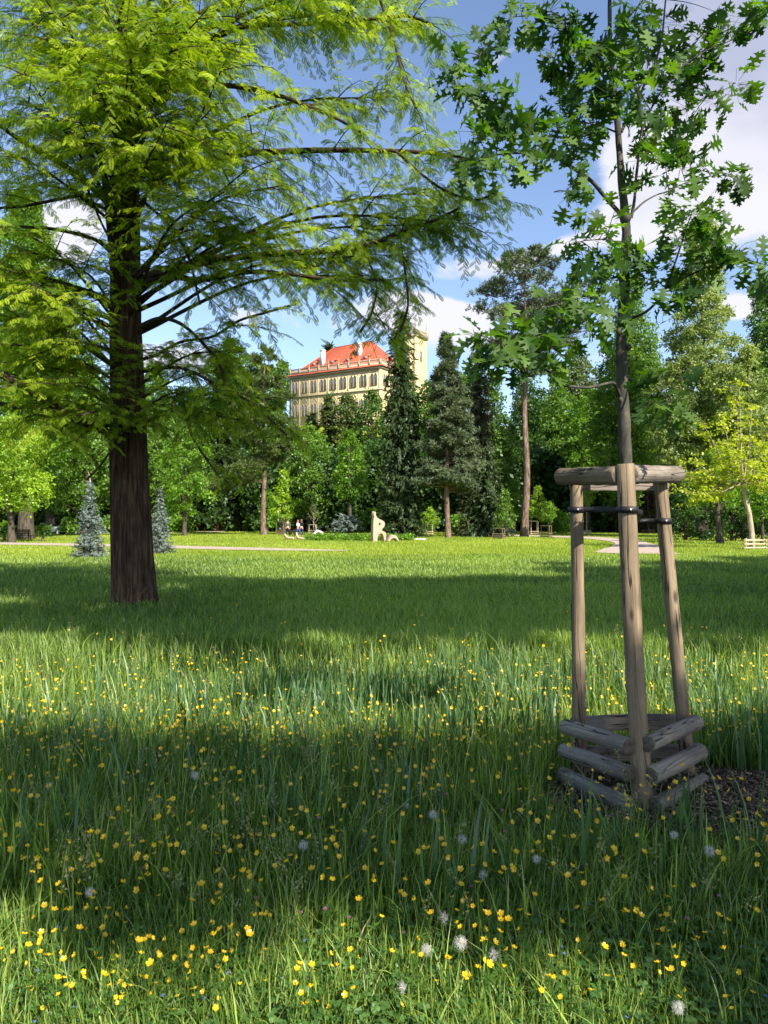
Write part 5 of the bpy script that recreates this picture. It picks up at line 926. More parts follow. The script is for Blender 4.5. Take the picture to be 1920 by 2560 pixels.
lying('driftwood_log', [(zx(1210), .12, 0), (zx(1310), .42, 0), (zx(1370), .22, -.3), (zx(1500), .06, -.6), (zx(1640), .05, -.8)], .10, MAT['pale_log'], 'pale forked log lying left of the stone sculpture', 'log')
lying('driftwood_log', [(zx(940), .08, -.4), (zx(1050), .12, -.4), (zx(1180), .08, -.4)], .07, MAT['pale_log'], 'thin pale log between the long bent one and the forked one', 'log')
lying('white_stone_beam', [(zx(755), .22, 4), (zx(860), .62, 4), (zx(1000), .42, 4)], .10, MAT['white_stone'], 'white angular stone peeping from the leaves of the planted bed', 'stone', 66.0)
def bed():
    n = 2600; d = 59.5 + 4.5 * rng.random(n); px = 768 + 262 * rng.random(n); hh = .03 + .24 * rng.random(n); pos = np.stack([gx(px, d), d, hh], 1); o = crown_mesh(pos, np.tile((0, 0, 1.), (n, 1)) + rng.normal(size=(n, 3)) * .5, .24 * (.6 + .7 * rng.random(n)), np.clip(.45 + .25 * rng.normal(size=n), 0, 1), 'ground_cover', MAT['leaf_lush'], None); tag(o, 'leafy low plants covering the bed left of the stone sculpture', 'ground cover', kind='stuff')
bed()

# ------------------------------------------------------------------ people
from mathutils import Matrix
SKIN = noise_mat('skin', (0.45, 0.26, 0.18), (0.55, 0.34, 0.25), 6, 3, .6, 0)
def cloth(name, c): return noise_mat(name, tuple(q * .8 for q in c), tuple(min(1, q * 1.15) for q in c), 9, 4, .9, .2)
def skin_obj(name, joints, edges, mat, parent, sub=1):
    me = bpy.data.meshes.new(name); me.from_pydata([j[:3] for j in joints], edges, []); me.materials.append(mat); o = bpy.data.objects.new(name, me); COL.objects.link(o); o.parent = parent
    sm = o.modifiers.new('skin', 'SKIN'); sm.use_smooth_shade = True
    for i, v in enumerate(me.skin_vertices[0].data): r = joints[i][3]; v.radius = (r, joints[i][4] if len(joints[i]) > 4 else r); v.use_root = (i == 0)
    s2 = o.modifiers.new('sub', 'SUBSURF'); s2.levels = sub; s2.render_levels = sub; return o
def person(px, d, h, rz, label, top, legs, hair, pose='stand', long_=False, arms='down', short=False, seat=0):
    s = h / 1.75; root = empty('person', (gx(px, d), d, 0), label, 'person', rz=rz); st = .14 if pose != 'walk' else .30; hip = .93 - seat
    # faces -y; joints in metres for a 1.75 m figure
    J = [(0, 0, hip, .13, .10), (0, 0, hip + .22, .12, .09), (0, 0, hip + .42, .145, .10), (0, -.01, hip + .55, .06, .055), (0, -.02, hip + .61, .052), (0, -.02, hip + .68, .075, .085), (0, -.02, hip + .76, .078, .095), (0, -.01, hip + .82, .05, .06)]
    E = [(0, 1), (1, 2), (2, 3), (3, 4), (4, 5), (5, 6), (6, 7)]
    def add(p, q): J.append(p); E.append((q, len(J) - 1)); return len(J) - 1
    if pose == 'sit': LG = [((.10, -.02, hip - .04), (.12, -.42, hip), (.12, -.44, hip - .42)), ((-.10, -.02, hip - .04), (-.12, -.40, hip), (-.12, -.46, hip - .42))]
    elif pose == 'walk': LG = [((.09, 0, hip - .08), (.09, -.16, .50), (.09, -.18, .08)), ((-.09, 0, hip - .08), (-.09, .05, .50), (-.09, .30, .13))]
    else: LG = [((.10, 0, hip - .08), (.13, -.03, .50), (.14, 0, .08)), ((-.10, 0, hip - .08), (-.12, -.01, .50), (-.15, .03, .08))]
    legs_j = []
    for a, b, c in LG:
        i = add((*a, .095), 0); k = add((*b, .062), i); f = add((*c, .042), k); add((c[0], c[1] - .16, max(c[2] - .045, .03), .035, .03), f); legs_j.append((a, b, c))
    AR = {'down': [((.19, 0, hip + .44), (.26, .02, hip + .18), (.25, -.05, hip - .05)), ((-.19, 0, hip + .44), (-.26, .02, hip + .18), (-.25, -.05, hip - .05))], 'front': [((.18, 0, hip + .44), (.24, -.02, hip + .20), (.05, -.22, hip + .16)), ((-.18, 0, hip + .44), (-.24, -.02, hip + .20), (-.05, -.22, hip + .14))],
          'back': [((.19, 0, hip + .44), (.27, .05, hip + .20), (.08, .17, hip + .08)), ((-.19, 0, hip + .44), (-.27, .05, hip + .20), (-.08, .17, hip + .08))]}[arms]
    for a, b, c in AR:
        sg = 1 if a[0] > 0 else -1; i = add((*a, .06), 2); k = add((*b, .042), i); w = add((*c, .028), k); dv = nrm(np.array(c) - np.array(b)); p = add((*(np.array(c) + dv * .05), .036, .016), w)
        for q in range(4): f0 = np.array(c) + dv * .085 + np.array((0, (q - 1.5) * .021, 0)); x1 = add((*f0, .0095), p); add((*(f0 + dv * (.05, .06, .055, .042)[q] + np.array((-.012 * sg, 0, 0))), .008), x1)
        t0 = np.array(c) + dv * .03 + np.array((-.01 * sg, -.038, 0)); x1 = add((*t0, .010), w); add((*(t0 + dv * .04 + np.array((0, -.012, 0))), .009), x1)
    J = [tuple(q * s for q in j) for j in J]; skin_obj('body', J, E, SKIN, root, 1)
    # clothes: shirt, trousers, shoes, hair, face
    S = [(0, 0, hip + .02, .145, .112), (0, 0, hip + .22, .135, .105), (0, 0, hip + .42, .160, .115), (0, -.01, hip + .53, .075, .07)]; SE = [(0, 1), (1, 2), (2, 3)]
    for a, b, c in AR:
        f = 1.0 if not short else .55; S.append((*a, .074)); i = len(S) - 1; SE.append((2, i)); S.append((*(np.array(a) + (np.array(b) - a) * (1 if not short else .6)), .055)); SE.append((i, i + 1))
        if not short: S.append((*(np.array(b) + (np.array(c) - b) * .88), .040)); SE.append((i + 1, i + 2))
    skin_obj('shirt', [tuple(q * s for q in j) for j in S], SE, cloth('shirt_cloth', top), root)
    Tj = [(0, 0, hip + .04, .140, .108), (0, 0, hip - .04, .14, .11)]; TE = [(0, 1)]
    for a, b, c in legs_j: i = len(Tj); Tj += [(*a, .105), (*b, .074), (*(np.array(b) + (np.array(c) - b) * .93), .058)]; TE += [(1, i), (i, i + 1), (i + 1, i + 2)]
    skin_obj('trousers', [tuple(q * s for q in j) for j in Tj], TE, cloth('trouser_cloth', legs), root)
    for a, b, c in legs_j:
        mb = MB(); cz = c[2]; mb.tube(np.array([(c[0], c[1] + .06, cz - .035), (c[0], c[1], cz - .03), (c[0], c[1] - .12, cz - .045), (c[0], c[1] - .19, cz - .05)]) * s, np.array([.035, .047, .042, .025]) * s, 8); mb.build('shoe', cloth('shoe_leather', (.03, .025, .02)), root, smooth=True)
    mb = MB(); mb.lathe([(0, .845), (.06, .835), (.095, .79), (.098, .73), (.085, .70)] if not long_ else [(0, .845), (.065, .835), (.10, .79), (.108, .72), (.105, .60), (.07, .52)], 12, (0, .012, hip)); hv = mb; hv.V = [v * s for v in hv.V]; mb.build('hair', cloth('hair', hair), root, smooth=True)
    for sg in (-1, 1):
        mb = MB(); mb.lathe([(0, -.012), (.011, 0), (0, .012)], 6, (sg * .03, -.098, hip + .745)); mb.V = [v * s for v in mb.V]; mb.build('eye', cloth('eye_dark', (.03, .02, .02)), root)
        mb = MB(); mb.lathe([(0, -.03), (.014, 0), (0, .03)], 6, (sg * .082, -.01, hip + .735)); mb.V = [v * s for v in mb.V]; mb.build('ear', SKIN, root)
    mb = MB(); mb.tube(np.array([(0, -.10, hip + .745), (0, -.125, hip + .715)]) * s, [.008 * s, .014 * s], 6); mb.build('nose', SKIN, root)
    mb = MB(); mb.tube(np.array([(-.025, -.103, hip + .685), (0, -.108, hip + .683), (.025, -.103, hip + .685)]) * s, [.004 * s, .007 * s, .004 * s], 6); mb.build('mouth', cloth('lip', (.35, .12, .10)), root); return root
dP = 76.0
person(719.5, dP, 1.78, math.pi * .98, 'person in a grey pullover and black trousers seen from behind, left of the walkers', (.11, .10, .10), (.018, .018, .02), (.07, .045, .03), arms='down')
person(745.0, dP, 1.68, 1.0, 'person with red scarf, light blue shirt and blue jeans between the other walkers', (.42, .55, .75), (.045, .065, .22), (.28, .13, .06), pose='walk', long_=True, arms='front')
person(753.5, dP + .3, 1.74, math.pi * 1.05, 'person in a black top and dark jeans standing right of the walkers', (.008, .008, .010), (.03, .045, .08), (.16, .11, .07), long_=True, arms='front')
mb = MB(); mb.tube([(0, 0, .0), (.0, .02, .04), (0, .03, .09), (0, .03, .12)], [.08, .11, .105, .06], 10); sc = mb.build('scarf', cloth('red_scarf', (.55, .03, .03)), None, smooth=True)
pp = [o for o in COL.objects if o.name.startswith('person') and o.type == 'EMPTY' and o.parent is None][1]; sc.parent = pp; sc.location = (0, 0, 1.40)
person(1293.0, 118.0, 1.75, 1.4, 'distant person in light blue top and dark shorts left of the tall pine trunk', (.50, .58, .80), (.05, .08, .25), (.12, .08, .06), pose='walk', arms='down')
person(801.5, 108.0, 1.75, .3, 'person in a white shirt sitting on the bench beside the stone bin', (.75, .75, .75), (.05, .05, .06), (.12, .09, .07), pose='sit', arms='front', seat=.46)
# dog beside the walkers
def dog():
    root = empty('dog', (gx(731.5, dP - .5), dP - .5, 0), 'dark dog with a pale muzzle standing beside the grey-pullover walker', 'dog', rz=math.radians(65)); m = cloth('dog_fur', (.03, .025, .022))
    J = [(0, .25, .52, .10, .11), (0, .02, .53, .10, .12), (0, -.22, .55, .12, .15), (0, -.38, .68, .075), (0, -.48, .78, .07), (0, -.60, .76, .045), (0, -.68, .745, .032)]; E = [(0, 1), (1, 2), (2, 3), (3, 4), (4, 5), (5, 6)]
    for sg in (-1, 1):
        i = len(J); J += [(sg * .09, -.25, .40, .055), (sg * .09, -.27, .22, .033), (sg * .09, -.25, .03, .028)]; E += [(2, i), (i, i + 1), (i + 1, i + 2)]
        i = len(J); J += [(sg * .09, .27, .42, .075), (sg * .10, .20, .27, .05), (sg * .10, .36, .16, .028), (sg * .10, .34, .03, .027)]; E += [(0, i), (i, i + 1), (i + 1, i + 2), (i + 2, i + 3)]
        i = len(J); J += [(sg * .05, -.46, .86, .025, .015), (sg * .065, -.45, .80, .018, .012)]; E += [(4, i), (i, i + 1)]
    i = len(J); J += [(0, .38, .56, .03), (0, .50, .66, .02), (0, .56, .78, .012)]; E += [(0, i), (i, i + 1), (i + 1, i + 2)]
    skin_obj('body', J, E, m, root)
    mb = MB(); mb.lathe([(0, -.035), (.04, 0), (0, .03)], 8, (0, -.69, .745)); mb.build('muzzle', cloth('pale_fur', (.45, .36, .26)), root, smooth=True)
dog()

# ------------------------------------------------------------------ benches, bin, pillars, car
def bench(px, d, w, rz, label, seatc=(.045, .03, .02)):
    root = empty('park_bench', (gx(px, d), d, 0), label, 'bench', rz=rz); wd = cloth('bench_wood', seatc); ir = cloth('bench_iron', (.02, .02, .022))
    mb = MB(); [mb.box((0, -.18 + .13 * k, .45), (w, .10, .04)) for k in range(4)]; mb.build('seat', wd, root); mb = MB(); [mb.box((0, .27 + .03 * k, .60 + .14 * k), (w, .035, .10)) for k in range(3)]; mb.build('backrest', wd, root)
    for s in (-1, 1):
        mb = MB(); x = s * (w / 2 - .18); mb.box((x, -.18, .22), (.06, .06, .44)); mb.box((x, .22, .45), (.06, .06, .92)); mb.box((x, .02, .41), (.05, .42, .05)); mb.build('leg', ir, root)
    return root
bench(53, 58, 1.7, math.pi, 'dark slatted bench under the light green maple at the left edge')
bench(806, 109, 3.0, math.pi + .05, 'bench with a person in white on it, beside the stone bin', (.30, .16, .10))
root = empty('litter_bin', (gx(825, 107), 107, 0), 'squat grey stone litter bin beside the far bench', 'bin'); mb = MB(); mb.lathe([(.42, 0), (.44, .1), (.46, .9), (.46, 1.2), (.36, 1.22), (.34, 1.0)], 8); mb.build('body', MAT['grey_stone'], root)
mb = MB(); mb.lathe([(.30, .95), (.31, 1.28), (.22, 1.30)], 10); mb.build('liner', cloth('white_liner', (.75, .75, .75)), root, smooth=True); mb = MB(); mb.box((.05, -.44, .75), (.32, .06, .5)); mb.build('opening', cloth('dark_opening', (.03, .025, .02)), root)
BR = noise_mat('brick', (0.33, 0.12, 0.07), (0.48, 0.20, 0.12), 6, 4, .9, .2)
def pillar(px, label):
    root = empty('gate_pillar', (gx(px, 112), 112, 0), label, 'pillar'); mb = MB(); mb.box((0, 0, .55), (.42, .42, 1.1)); [mb.box((0, 0, z), (.425, .425, .012)) for z in ()]; mb.build('shaft', BR, root)
    mb = MB(); mb.box((0, 0, 1.16), (.52, .52, .12)); mb.lathe([(.30, 1.22), (.05, 1.34), (0, 1.34)], 4); mb.build('cap', MAT['grey_stone'], root)
pillar(543, 'red brick gate pillar on the left of the little path'); pillar(574, 'red brick gate pillar on the right of the little path, beside the low bush')
def car():
    root = empty('parked_car', (gx(182, 84), 84, 0), 'white car parked behind the left blue spruce, half hidden by leaves', 'car', rz=.1); wh = noise_mat('white_paint', (.62, .64, .66), (.68, .70, .72), 1, 2, .3, 0, spec=.5)
    prof = [(-2.1, .35), (-2.15, .75), (-1.95, .95), (-1.35, 1.02), (-.75, 1.42), (.75, 1.45), (1.5, 1.05), (2.05, .95), (2.15, .6), (2.1, .35)]; n = len(prof); A = [(x, -.85 if z < 1.1 else -.68, z) for x, z in prof] + [(x, .85 if z < 1.1 else .68, z) for x, z in prof]; i = np.arange(n)
    link_mesh('body', A, [np.stack([i, (i + 1) % n, n + (i + 1) % n, n + i], -1), np.array([list(range(n))[::-1], list(range(n, 2 * n))])], wh, root)
    gl = cloth('car_glass', (.02, .025, .03))
    for s in (-1, 1): mb = MB(); mb.box((0, s * .80, 1.2), (1.7, .05, .26)); mb.build('window', gl, root)
    for x in (-1.35, 1.35):
        for s in (-1, 1): mb = MB(); mb.tube([(x, s * .72, .33), (x, s * .9, .33)], [.33, .33], 16); w = mb.build('wheel', cloth('tyre', (.02, .02, .02)), root); mb = MB(); mb.tube([(x, s * .9, .33), (x, s * .915, .33)], [.2, .2], 12); mb.build('rim', MAT['nail'], w)
car()

# ------------------------------------------------------------------ staked saplings and their guards
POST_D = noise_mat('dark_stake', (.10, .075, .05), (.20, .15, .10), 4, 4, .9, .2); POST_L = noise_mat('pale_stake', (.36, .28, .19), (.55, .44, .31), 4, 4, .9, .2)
def guard(px, d, w, h, label, mat, rows=2, top=True, rz=.5, low=.5):
    root = empty('tree_guard', (gx(px, d), d, 0), label, 'tree guard', 'wooden guards round the saplings', rz=rz); R_ = w / 1.73; P_ = [np.array((R_ * math.cos(a), R_ * math.sin(a), 0)) for a in (-1.57, .52, 2.62)]
    for p in P_: mb = MB(); mb.tube([p, p + (0, 0, h)], [.045, .04], 8); mb.build('post', mat, root, smooth=True)
    for k in range(3):
        a, b = P_[k] * 1.08, P_[(k + 1) % 3] * 1.08; e = (b - a) * .08
        for q in range(rows): z = low * (q + .5) / rows; mb = MB(); mb.tube([a - e + (0, 0, z), b + e + (0, 0, z)], [.055, .055], 8); mb.build('rail', mat, root, smooth=True)
        if top: mb = MB(); mb.tube([a + (0, 0, h - .04), b + (0, 0, h - .04)], [.04, .04], 8); mb.build('rail', mat, root, smooth=True)
    return root
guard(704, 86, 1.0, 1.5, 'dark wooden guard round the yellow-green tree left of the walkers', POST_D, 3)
guard(784, 90, .95, 1.15, 'pale tall-posted guard round the thin sapling right of the walkers', POST_L, 2)
guard(1075, 84, .9, 1.2, 'guard round the bright sapling between the narrow spruce and the dense pine', POST_L, 2)
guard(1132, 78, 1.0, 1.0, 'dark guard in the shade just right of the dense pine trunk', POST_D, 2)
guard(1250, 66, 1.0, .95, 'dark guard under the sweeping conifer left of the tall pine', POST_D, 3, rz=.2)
guard(1280, 97, 1.1, 1.9, 'pale guard left of the tall pine trunk beside the blue walker', POST_L, 2)
guard(1338, 84, .8, 1.6, 'pale tall-posted guard just right of the tall pine trunk', POST_L, 2)
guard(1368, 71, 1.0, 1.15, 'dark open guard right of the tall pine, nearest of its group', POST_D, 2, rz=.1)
guard(1466, 86, 1.0, .55, 'low pale log crib at the foot of the slim sapling by the path bend', POST_L, 3, top=False)
guard(1416, 104, 1.0, .6, 'small distant dark guard on the lawn left of the left stake', POST_D, 2, top=False)
guard(1622, 92, 1.3, .55, 'low dark guard on the lawn between the middle and right stakes', POST_D, 2, top=False)
guard(1594, 118, 1.2, .5, 'small far pale crib seen just right of the middle stake', POST_L, 2, top=False)
guard(1880, 41.2, 1.05, .62, 'sunlit log crib round the pale slim trunk at the right edge', POST_L, 3, top=False, rz=1.1, low=.62)
T(1075, 84, 1268, 24, 1312, 'bright', 'bright small sapling between the narrow spruce and the dense pine', 'egg', seed=80, trunk=.035, name='sapling', leaf=.22)
T(1262, 70, 1225, 36, 1322, 'mid', 'bushy green sapling before the sweeping conifer, left of the tall pine', 'cone', seed=81, trunk=.05, name='sapling', leaf=.26)
T(1290, 97, 1200, 22, 1306, 'lush', 'sapling behind and left of the tall pine trunk', 'egg', seed=82, trunk=.05, name='sapling', leaf=.3)
T(1345, 84, 1215, 30, 1300, 'bright', 'bright sapling in the pale guard just right of the tall pine trunk', 'egg', seed=83, trunk=.05, name='sapling', leaf=.24)
T(1372, 71, 1255, 20, 1305, 'lush', 'small thin-leaved sapling in the dark open guard', 'round', seed=84, trunk=.03, name='sapling', leaf=.2, dens=.5)
T(1467, 86, 1190, 22, 1268, 'bright', 'slender sapling with a clear stem in the low crib by the path bend', 'egg', seed=85, trunk=.05, name='sapling', leaf=.24, bark='pale_bark')
T(1600, 98, 1240, 20, 1300, 'lush', 'sapling seen just right of the middle stake', 'egg', seed=86, trunk=.05, name='sapling', leaf=.26)
def bare_sapling():
    global rng; keep = rng; rng = np.random.default_rng(88); d = 90; o = np.array((gx(784, d), d, 0)); root = empty('sapling', tuple(o), 'thin sapling with sparse grey-green buds right of the walkers', 'tree'); m = MB(); P_ = []
    m.tube([(0, 0, 0), (0, 0, 1.6), (.05, 0, 3.6)], [.05, .04, .012], 6, cap=False)
    for k in range(16):
        z = 1.2 + 2.2 * k / 16; a = k * 2.4; L_ = .95 * (1.1 - k / 18); e = np.array((math.cos(a) * L_ * .8, math.sin(a) * L_ * .6, z + L_ * .9)); m.tube([(0, 0, z), (e + (0, 0, z)) / 2 * (1, 1, 1) - (0, 0, .05), e], [.02, .014, .006], 4, cap=False); P_ += [e + rng.normal(size=3) * .1 for _ in range(3)] + [e * .8 + (0, 0, z * .2)]
    m.build('trunk', MAT['pale_bark'], root); P_ = np.array(P_); crown_mesh(P_, rdir(len(P_)) + (0, 0, 1.), np.full(len(P_), .13), np.full(len(P_), .6), 'crown', MAT['leaf_olive'], root); rng = keep
bare_sapling()
# ------------------------------------------------------------------ meadow
MULCH = (1.85, 4.16, 1.0, .60)
def in_mulch(x, y, k=1.0): return ((x - MULCH[0]) / (MULCH[2] * k)) ** 2 + ((y - MULCH[1]) / (MULCH[3] * k)) ** 2 < 1
def blades(name, pos, h, w, az, bend, v, mat, seg=4, label=None, lean=None):
    n = len(pos); t = np.linspace(0, 1, seg + 1)[None]; h, w, az, bend = [q[:, None] for q in (h, w, az, bend)]
    hor = h * bend * t ** 2.2; up = h * (t - .32 * bend * t ** 3.0); wd = w / 2 * np.clip(1.12 - t ** 2.2 * 1.12, .02, 1) * np.minimum(1, .55 + 1.6 * t); tw = az + 1.57 + .5 * np.sin(az * 7) 
    cx = pos[:, 0:1] + np.cos(az) * hor; cy = pos[:, 1:2] + np.sin(az) * hor; cz = pos[:, 2:3] + up; dx, dy = np.cos(tw) * wd, np.sin(tw) * wd
    V = np.stack([np.stack([cx - dx, cy - dy, cz], -1), np.stack([cx + dx, cy + dy, cz], -1)], 2).reshape(-1, 3); i = (np.arange(n) * 2 * (seg + 1))[:, None] + 2 * np.arange(seg)[None]; Fq = np.stack([i, i + 1, i + 3, i + 2], -1).reshape(-1, 4)
    vv = np.clip(np.repeat(v, 2 * (seg + 1)) + np.tile(np.repeat(np.linspace(-.12, .10, seg + 1), 2), n), 0, 1); return V, Fq, vv
def scatter(n, d0, d1, p=1.0, margin=1.12):
    """n points between d0 and d1, thinning with distance as 1/d**(1+p)"""
    q = rng.random(n)
    if p == 0: d = d0 * (d1 / d0) ** q
    else: d = (d0 ** -p + q * (d1 ** -p - d0 ** -p)) ** (-1 / p)
    x = (rng.random(n) * 2 - 1) * (.52 * d * margin + .4); return x, d
def patch_noise(x, y, s, seed):
    g_ = np.random.default_rng(seed); r = 0
    for k in range(5):
        a = g_.random() * 6.28; f = s * (1.0 + .8 * k); r = r + np.sin((x * math.cos(a) + y * math.sin(a)) * f + g_.random() * 6.28 + 1.3 * np.sin((x * math.sin(a) - y * math.cos(a)) * f * .6)) / (1 + .4 * k)
    return r / 2.6
def g_mat(name, dark, light, tr, gl, spot=None): return leaf_mat(name, dark, light, tr, gl, .5, (1.6, 1.75, .6), spot)
GM = g_mat('grass_blade', (0.032, 0.098, 0.009), (0.38, 0.50, 0.085), .42, .06, spot=(.48, .43, .20))
GB = g_mat('blue_grass_blade', (0.025, 0.085, 0.022), (0.12, 0.22, 0.07), .3, .08)
GF = g_mat('far_grass_blade', (0.15, 0.23, 0.015), (0.38, 0.45, 0.06), .35, .03)
def path_mask(x, d):
    px = 960 + x / d * F
    far = np.interp(px, [-900, -300, 0, 300, 560, 760, 870], [64, 57.5, 53.8, 49.3, 44.6, 41.4, 39.4]); near = np.interp(px, [-900, -300, 0, 300, 560, 760, 870], [56, 51.5, 48.8, 44.5, 40.2, 38.8, 38.6])
    a = (px < 870) & (d > near - .1) & (d < far)
    l = np.interp(d, [34, 36.6, 40, 47, 55, 62, 68, 75, 84], [1600, 1490, 1500, 1535, 1530, 1490, 1430, 1300, 1150]); r = np.interp(d, [34, 38, 42, 47, 53, 60, 68, 74, 81, 90], [1720, 1690, 1655, 1645, 1620, 1590, 1530, 1460, 1320, 1150])
    b = (d > 35.5) & (d < 88) & (px > l) & (px < r); return a | b
def grow():
    VV, FF, AA, n0 = [], [], [], 0; MI = []
    def put(r):
        nonlocal n0; V, Fq, a = r; VV.append(V); FF.append(Fq + n0); AA.append(a); n0 += len(V)
    trunk = (gx(316, 13.6), 13.6)
    # near: tall thin blades
    x, y = scatter(215000, 1.9, 9.8, 1.0); tall = patch_noise(x, y, 1.1, 1); keep = (rng.random(len(x)) < .62 + .5 * patch_noise(x, y, 5.5, 8)) & ~in_mulch(x, y, .95) & ~((y < 3.1) & (rng.random(len(x)) < .45)); keep &= ~((in_mulch(x, y + .30, 1.0)) & (rng.random(len(x)) < .7)); x, y, tall = x[keep], y[keep], tall[keep]; n = len(x)
    hfac = np.interp(y, [1.9, 2.6, 3.6, 5, 8, 10], [.45, .62, .95, 1.1, 1.0, .85]); h = (.13 + .20 * rng.random(n) ** 1.3 + .06 * tall) * hfac; tl = rng.random(n) < .06; h = np.where(tl, h * 1.55, h); h = np.clip(h, .05, .52)
    v = np.clip(.34 + .27 * rng.normal(size=n) + .12 * patch_noise(x, y, .9, 2), 0, .88); dry = rng.random(n) < .022; v = np.where(tl, np.clip(v + .25, 0, .9), v); v = np.where(dry, .97, v)
    az = rng.random(n) * 6.283; put(blades('', np.stack([x, y, np.zeros(n)], 1), h, .0026 + .0054 * rng.random(n) ** 1.4 + .0003 * y, az, np.clip(.12 + .75 * rng.random(n) ** 1.8, 0, 1), v, None, 4))
    # middle distance
    x, y = scatter(190000, 9.0, 34, .55); n = len(x); tall = patch_noise(x, y, .6, 3); k = (np.hypot(x - trunk[0], y - trunk[1]) > .36) & ~path_mask(x, y); x, y, tall = x[k], y[k], tall[k]; n = len(x)
    h = (.10 + .16 * rng.random(n) + .05 * tall) * np.interp(y, [9, 13, 20, 34], [1.15, 1.0, .72, .55]); v = np.clip(.42 + .20 * rng.normal(size=n) + .24 * patch_noise(x, y, .35, 4), 0, .90); v = np.where(rng.random(n) < .015, .96, v)
    put(blades('', np.stack([x, y, np.zeros(n)], 1), h, .004 + .0006 * y + .003 * rng.random(n), rng.random(n) * 6.283, .15 + .6 * rng.random(n), v, None, 2))
    link = link_mesh('grass', np.vstack(VV), [np.vstack(FF)], GM, None, np.concatenate(AA)); tag(link, 'tall meadow grass with seed stalks', 'grass', kind='stuff')
    # lawn further off
    x, y = scatter(150000, 30, 118, .25); n = len(x); k = ~path_mask(x, y) & ~((np.abs(960 + x / y * F - 545) < 26) & (y > 103)); x, y = x[k], y[k]; n = len(x)
    h = (.07 + .10 * rng.random(n)) * np.interp(y, [30, 60, 118], [1, 1, 1.1]); v = np.clip(.45 + .22 * rng.normal(size=n) + .30 * patch_noise(x, y, .2, 5), 0, 1)
    V, Fq, a = blades('', np.stack([x, y, np.zeros(n)], 1), h, .0012 * y + .004, rng.random(n) * 6.283, .2 + .5 * rng.random(n), v, None, 1)
    tag(link_mesh('lawn_grass', V, [Fq], GF, None, a), 'short bright lawn grass towards the trees', 'grass', kind='stuff')
    # broad blue-green blades in clumps
    cl = [(960 + (x_ - 960), d_, n_, r_) for x_, d_, n_, r_ in [(600, 5.6, 120, .35), (520, 5.2, 70, .3), (800, 5.7, 120, .35), (900, 5.9, 110, .35), (1010, 6.2, 90, .3), (1100, 6.3, 120, .35), (1200, 6.6, 80, .3), (700, 6.3, 70, .3), (450, 6.0, 60, .3), (300, 6.4, 50, .35), (1150, 5.2, 70, .3), (1010, 4.9, 70, .3), (850, 4.7, 60, .3), (600, 4.3, 60, .3), (250, 4.7, 50, .35), (90, 5.2, 60, .35), (1380, 6.0, 80, .3), (1850, 5.0, 110, .35), (1900, 4.6, 80, .3), (1800, 5.4, 90, .3), (1780, 5.9, 60, .3), (1300, 5.1, 70, .25), (380, 5.2, 60, .3), (700, 5.0, 60, .3), (1180, 7.4, 60, .4), (1480, 6.6, 60, .4), (1700, 6.6, 70, .4), (330, 3.9, 26, .2), (700, 3.6, 24, .18), (1020, 3.8, 30, .2), (130, 3.4, 22, .16), (1450, 3.3, 24, .18), (1750, 3.5, 30, .2), (880, 3.1, 18, .14), (1180, 3.0, 16, .14)]]
    P_, H_ = [], []
    for px, d, m_, r in cl: a = rng.random(m_) * 6.28; q = r * rng.random(m_) ** .6; P_.append(np.stack([gx(px, d) + q * np.cos(a) * 1.5, d + q * np.sin(a), np.zeros(m_)], 1)); H_.append(.28 + .26 * rng.random(m_))
    P_, H_ = np.vstack(P_), np.concatenate(H_); k = ~in_mulch(P_[:, 0], P_[:, 1], .8); P_, H_ = P_[k], H_[k]; n = len(P_); V, Fq, a = blades('', P_, H_, .011 + .010 * rng.random(n), rng.random(n) * 6.28, .06 + .35 * rng.random(n) ** 1.6, np.clip(.5 + .25 * rng.normal(size=n), 0, 1), None, 5)
    tag(link_mesh('broad_grass', V, [Fq], GB, None, a), 'clumps of broad blue-green blades among the meadow grass', 'grass', kind='stuff')
    # seed heads: stalk with drooping spikelets
    n = 420; x, y = scatter(n, 2.6, 15, .8); k = ~in_mulch(x, y, .9); x, y = x[k], y[k]; n = len(x); ex = [(gx(1560, 3.6), 3.6), (gx(1600, 3.6), 3.62), (gx(1590, 3.75), 3.75), (gx(1440, 3.5), 3.5), (gx(1500, 3.4), 3.4), (gx(1640, 2.9), 2.9), (gx(1580, 3.7), 3.7)] + [(trunk[0] + .15 * q, trunk[1] - .75 - .03 * abs(q)) for q in (-2, -1, 0, 1, 2, 3)]
    x = np.append(x, [e[0] for e in ex]); y = np.append(y, [e[1] for e in ex]); n = len(x); hh = .30 + .22 * rng.random(n); az = rng.random(n) * 6.28; bd = .15 + .25 * rng.random(n)
    V, Fq, a = blades('', np.stack([x, y, np.zeros(n)], 1), hh, np.full(n, .0032), az, bd, np.full(n, .55), None, 4); Ve, Fe, Ae = [V], [Fq], [a]; n0_ = len(V); TV = np.array([(0, 0, 0), (.32, .45, .06), (0, 1, 0), (-.32, .45, -.06)]); m_ = 26
    f = .70 + .30 * rng.random((n, m_)); hor = hh[:, None] * bd[:, None] * f ** 2.2; up = hh[:, None] * (f - .32 * bd[:, None] * f ** 3); sp = .034 * (1.15 - f) * 3.2; pos = np.stack([x[:, None] + np.cos(az)[:, None] * hor + rng.normal(size=(n, m_)) * sp * .33, y[:, None] + np.sin(az)[:, None] * hor + rng.normal(size=(n, m_)) * sp * .33, up + rng.normal(size=(n, m_)) * .008], -1).reshape(-1, 3)
    D = nrm(rng.normal(size=pos.shape) * .6 + np.array((0, 0, .7))); V2, F2 = stamp(TV, [(0, 1, 2, 3)], pos, frames(D, rdir(len(pos))), .009 + .005 * rng.random(len(pos))); Ve.append(V2); Fe.append(F2 + n0_); Ae.append(np.full(len(V2), .9))
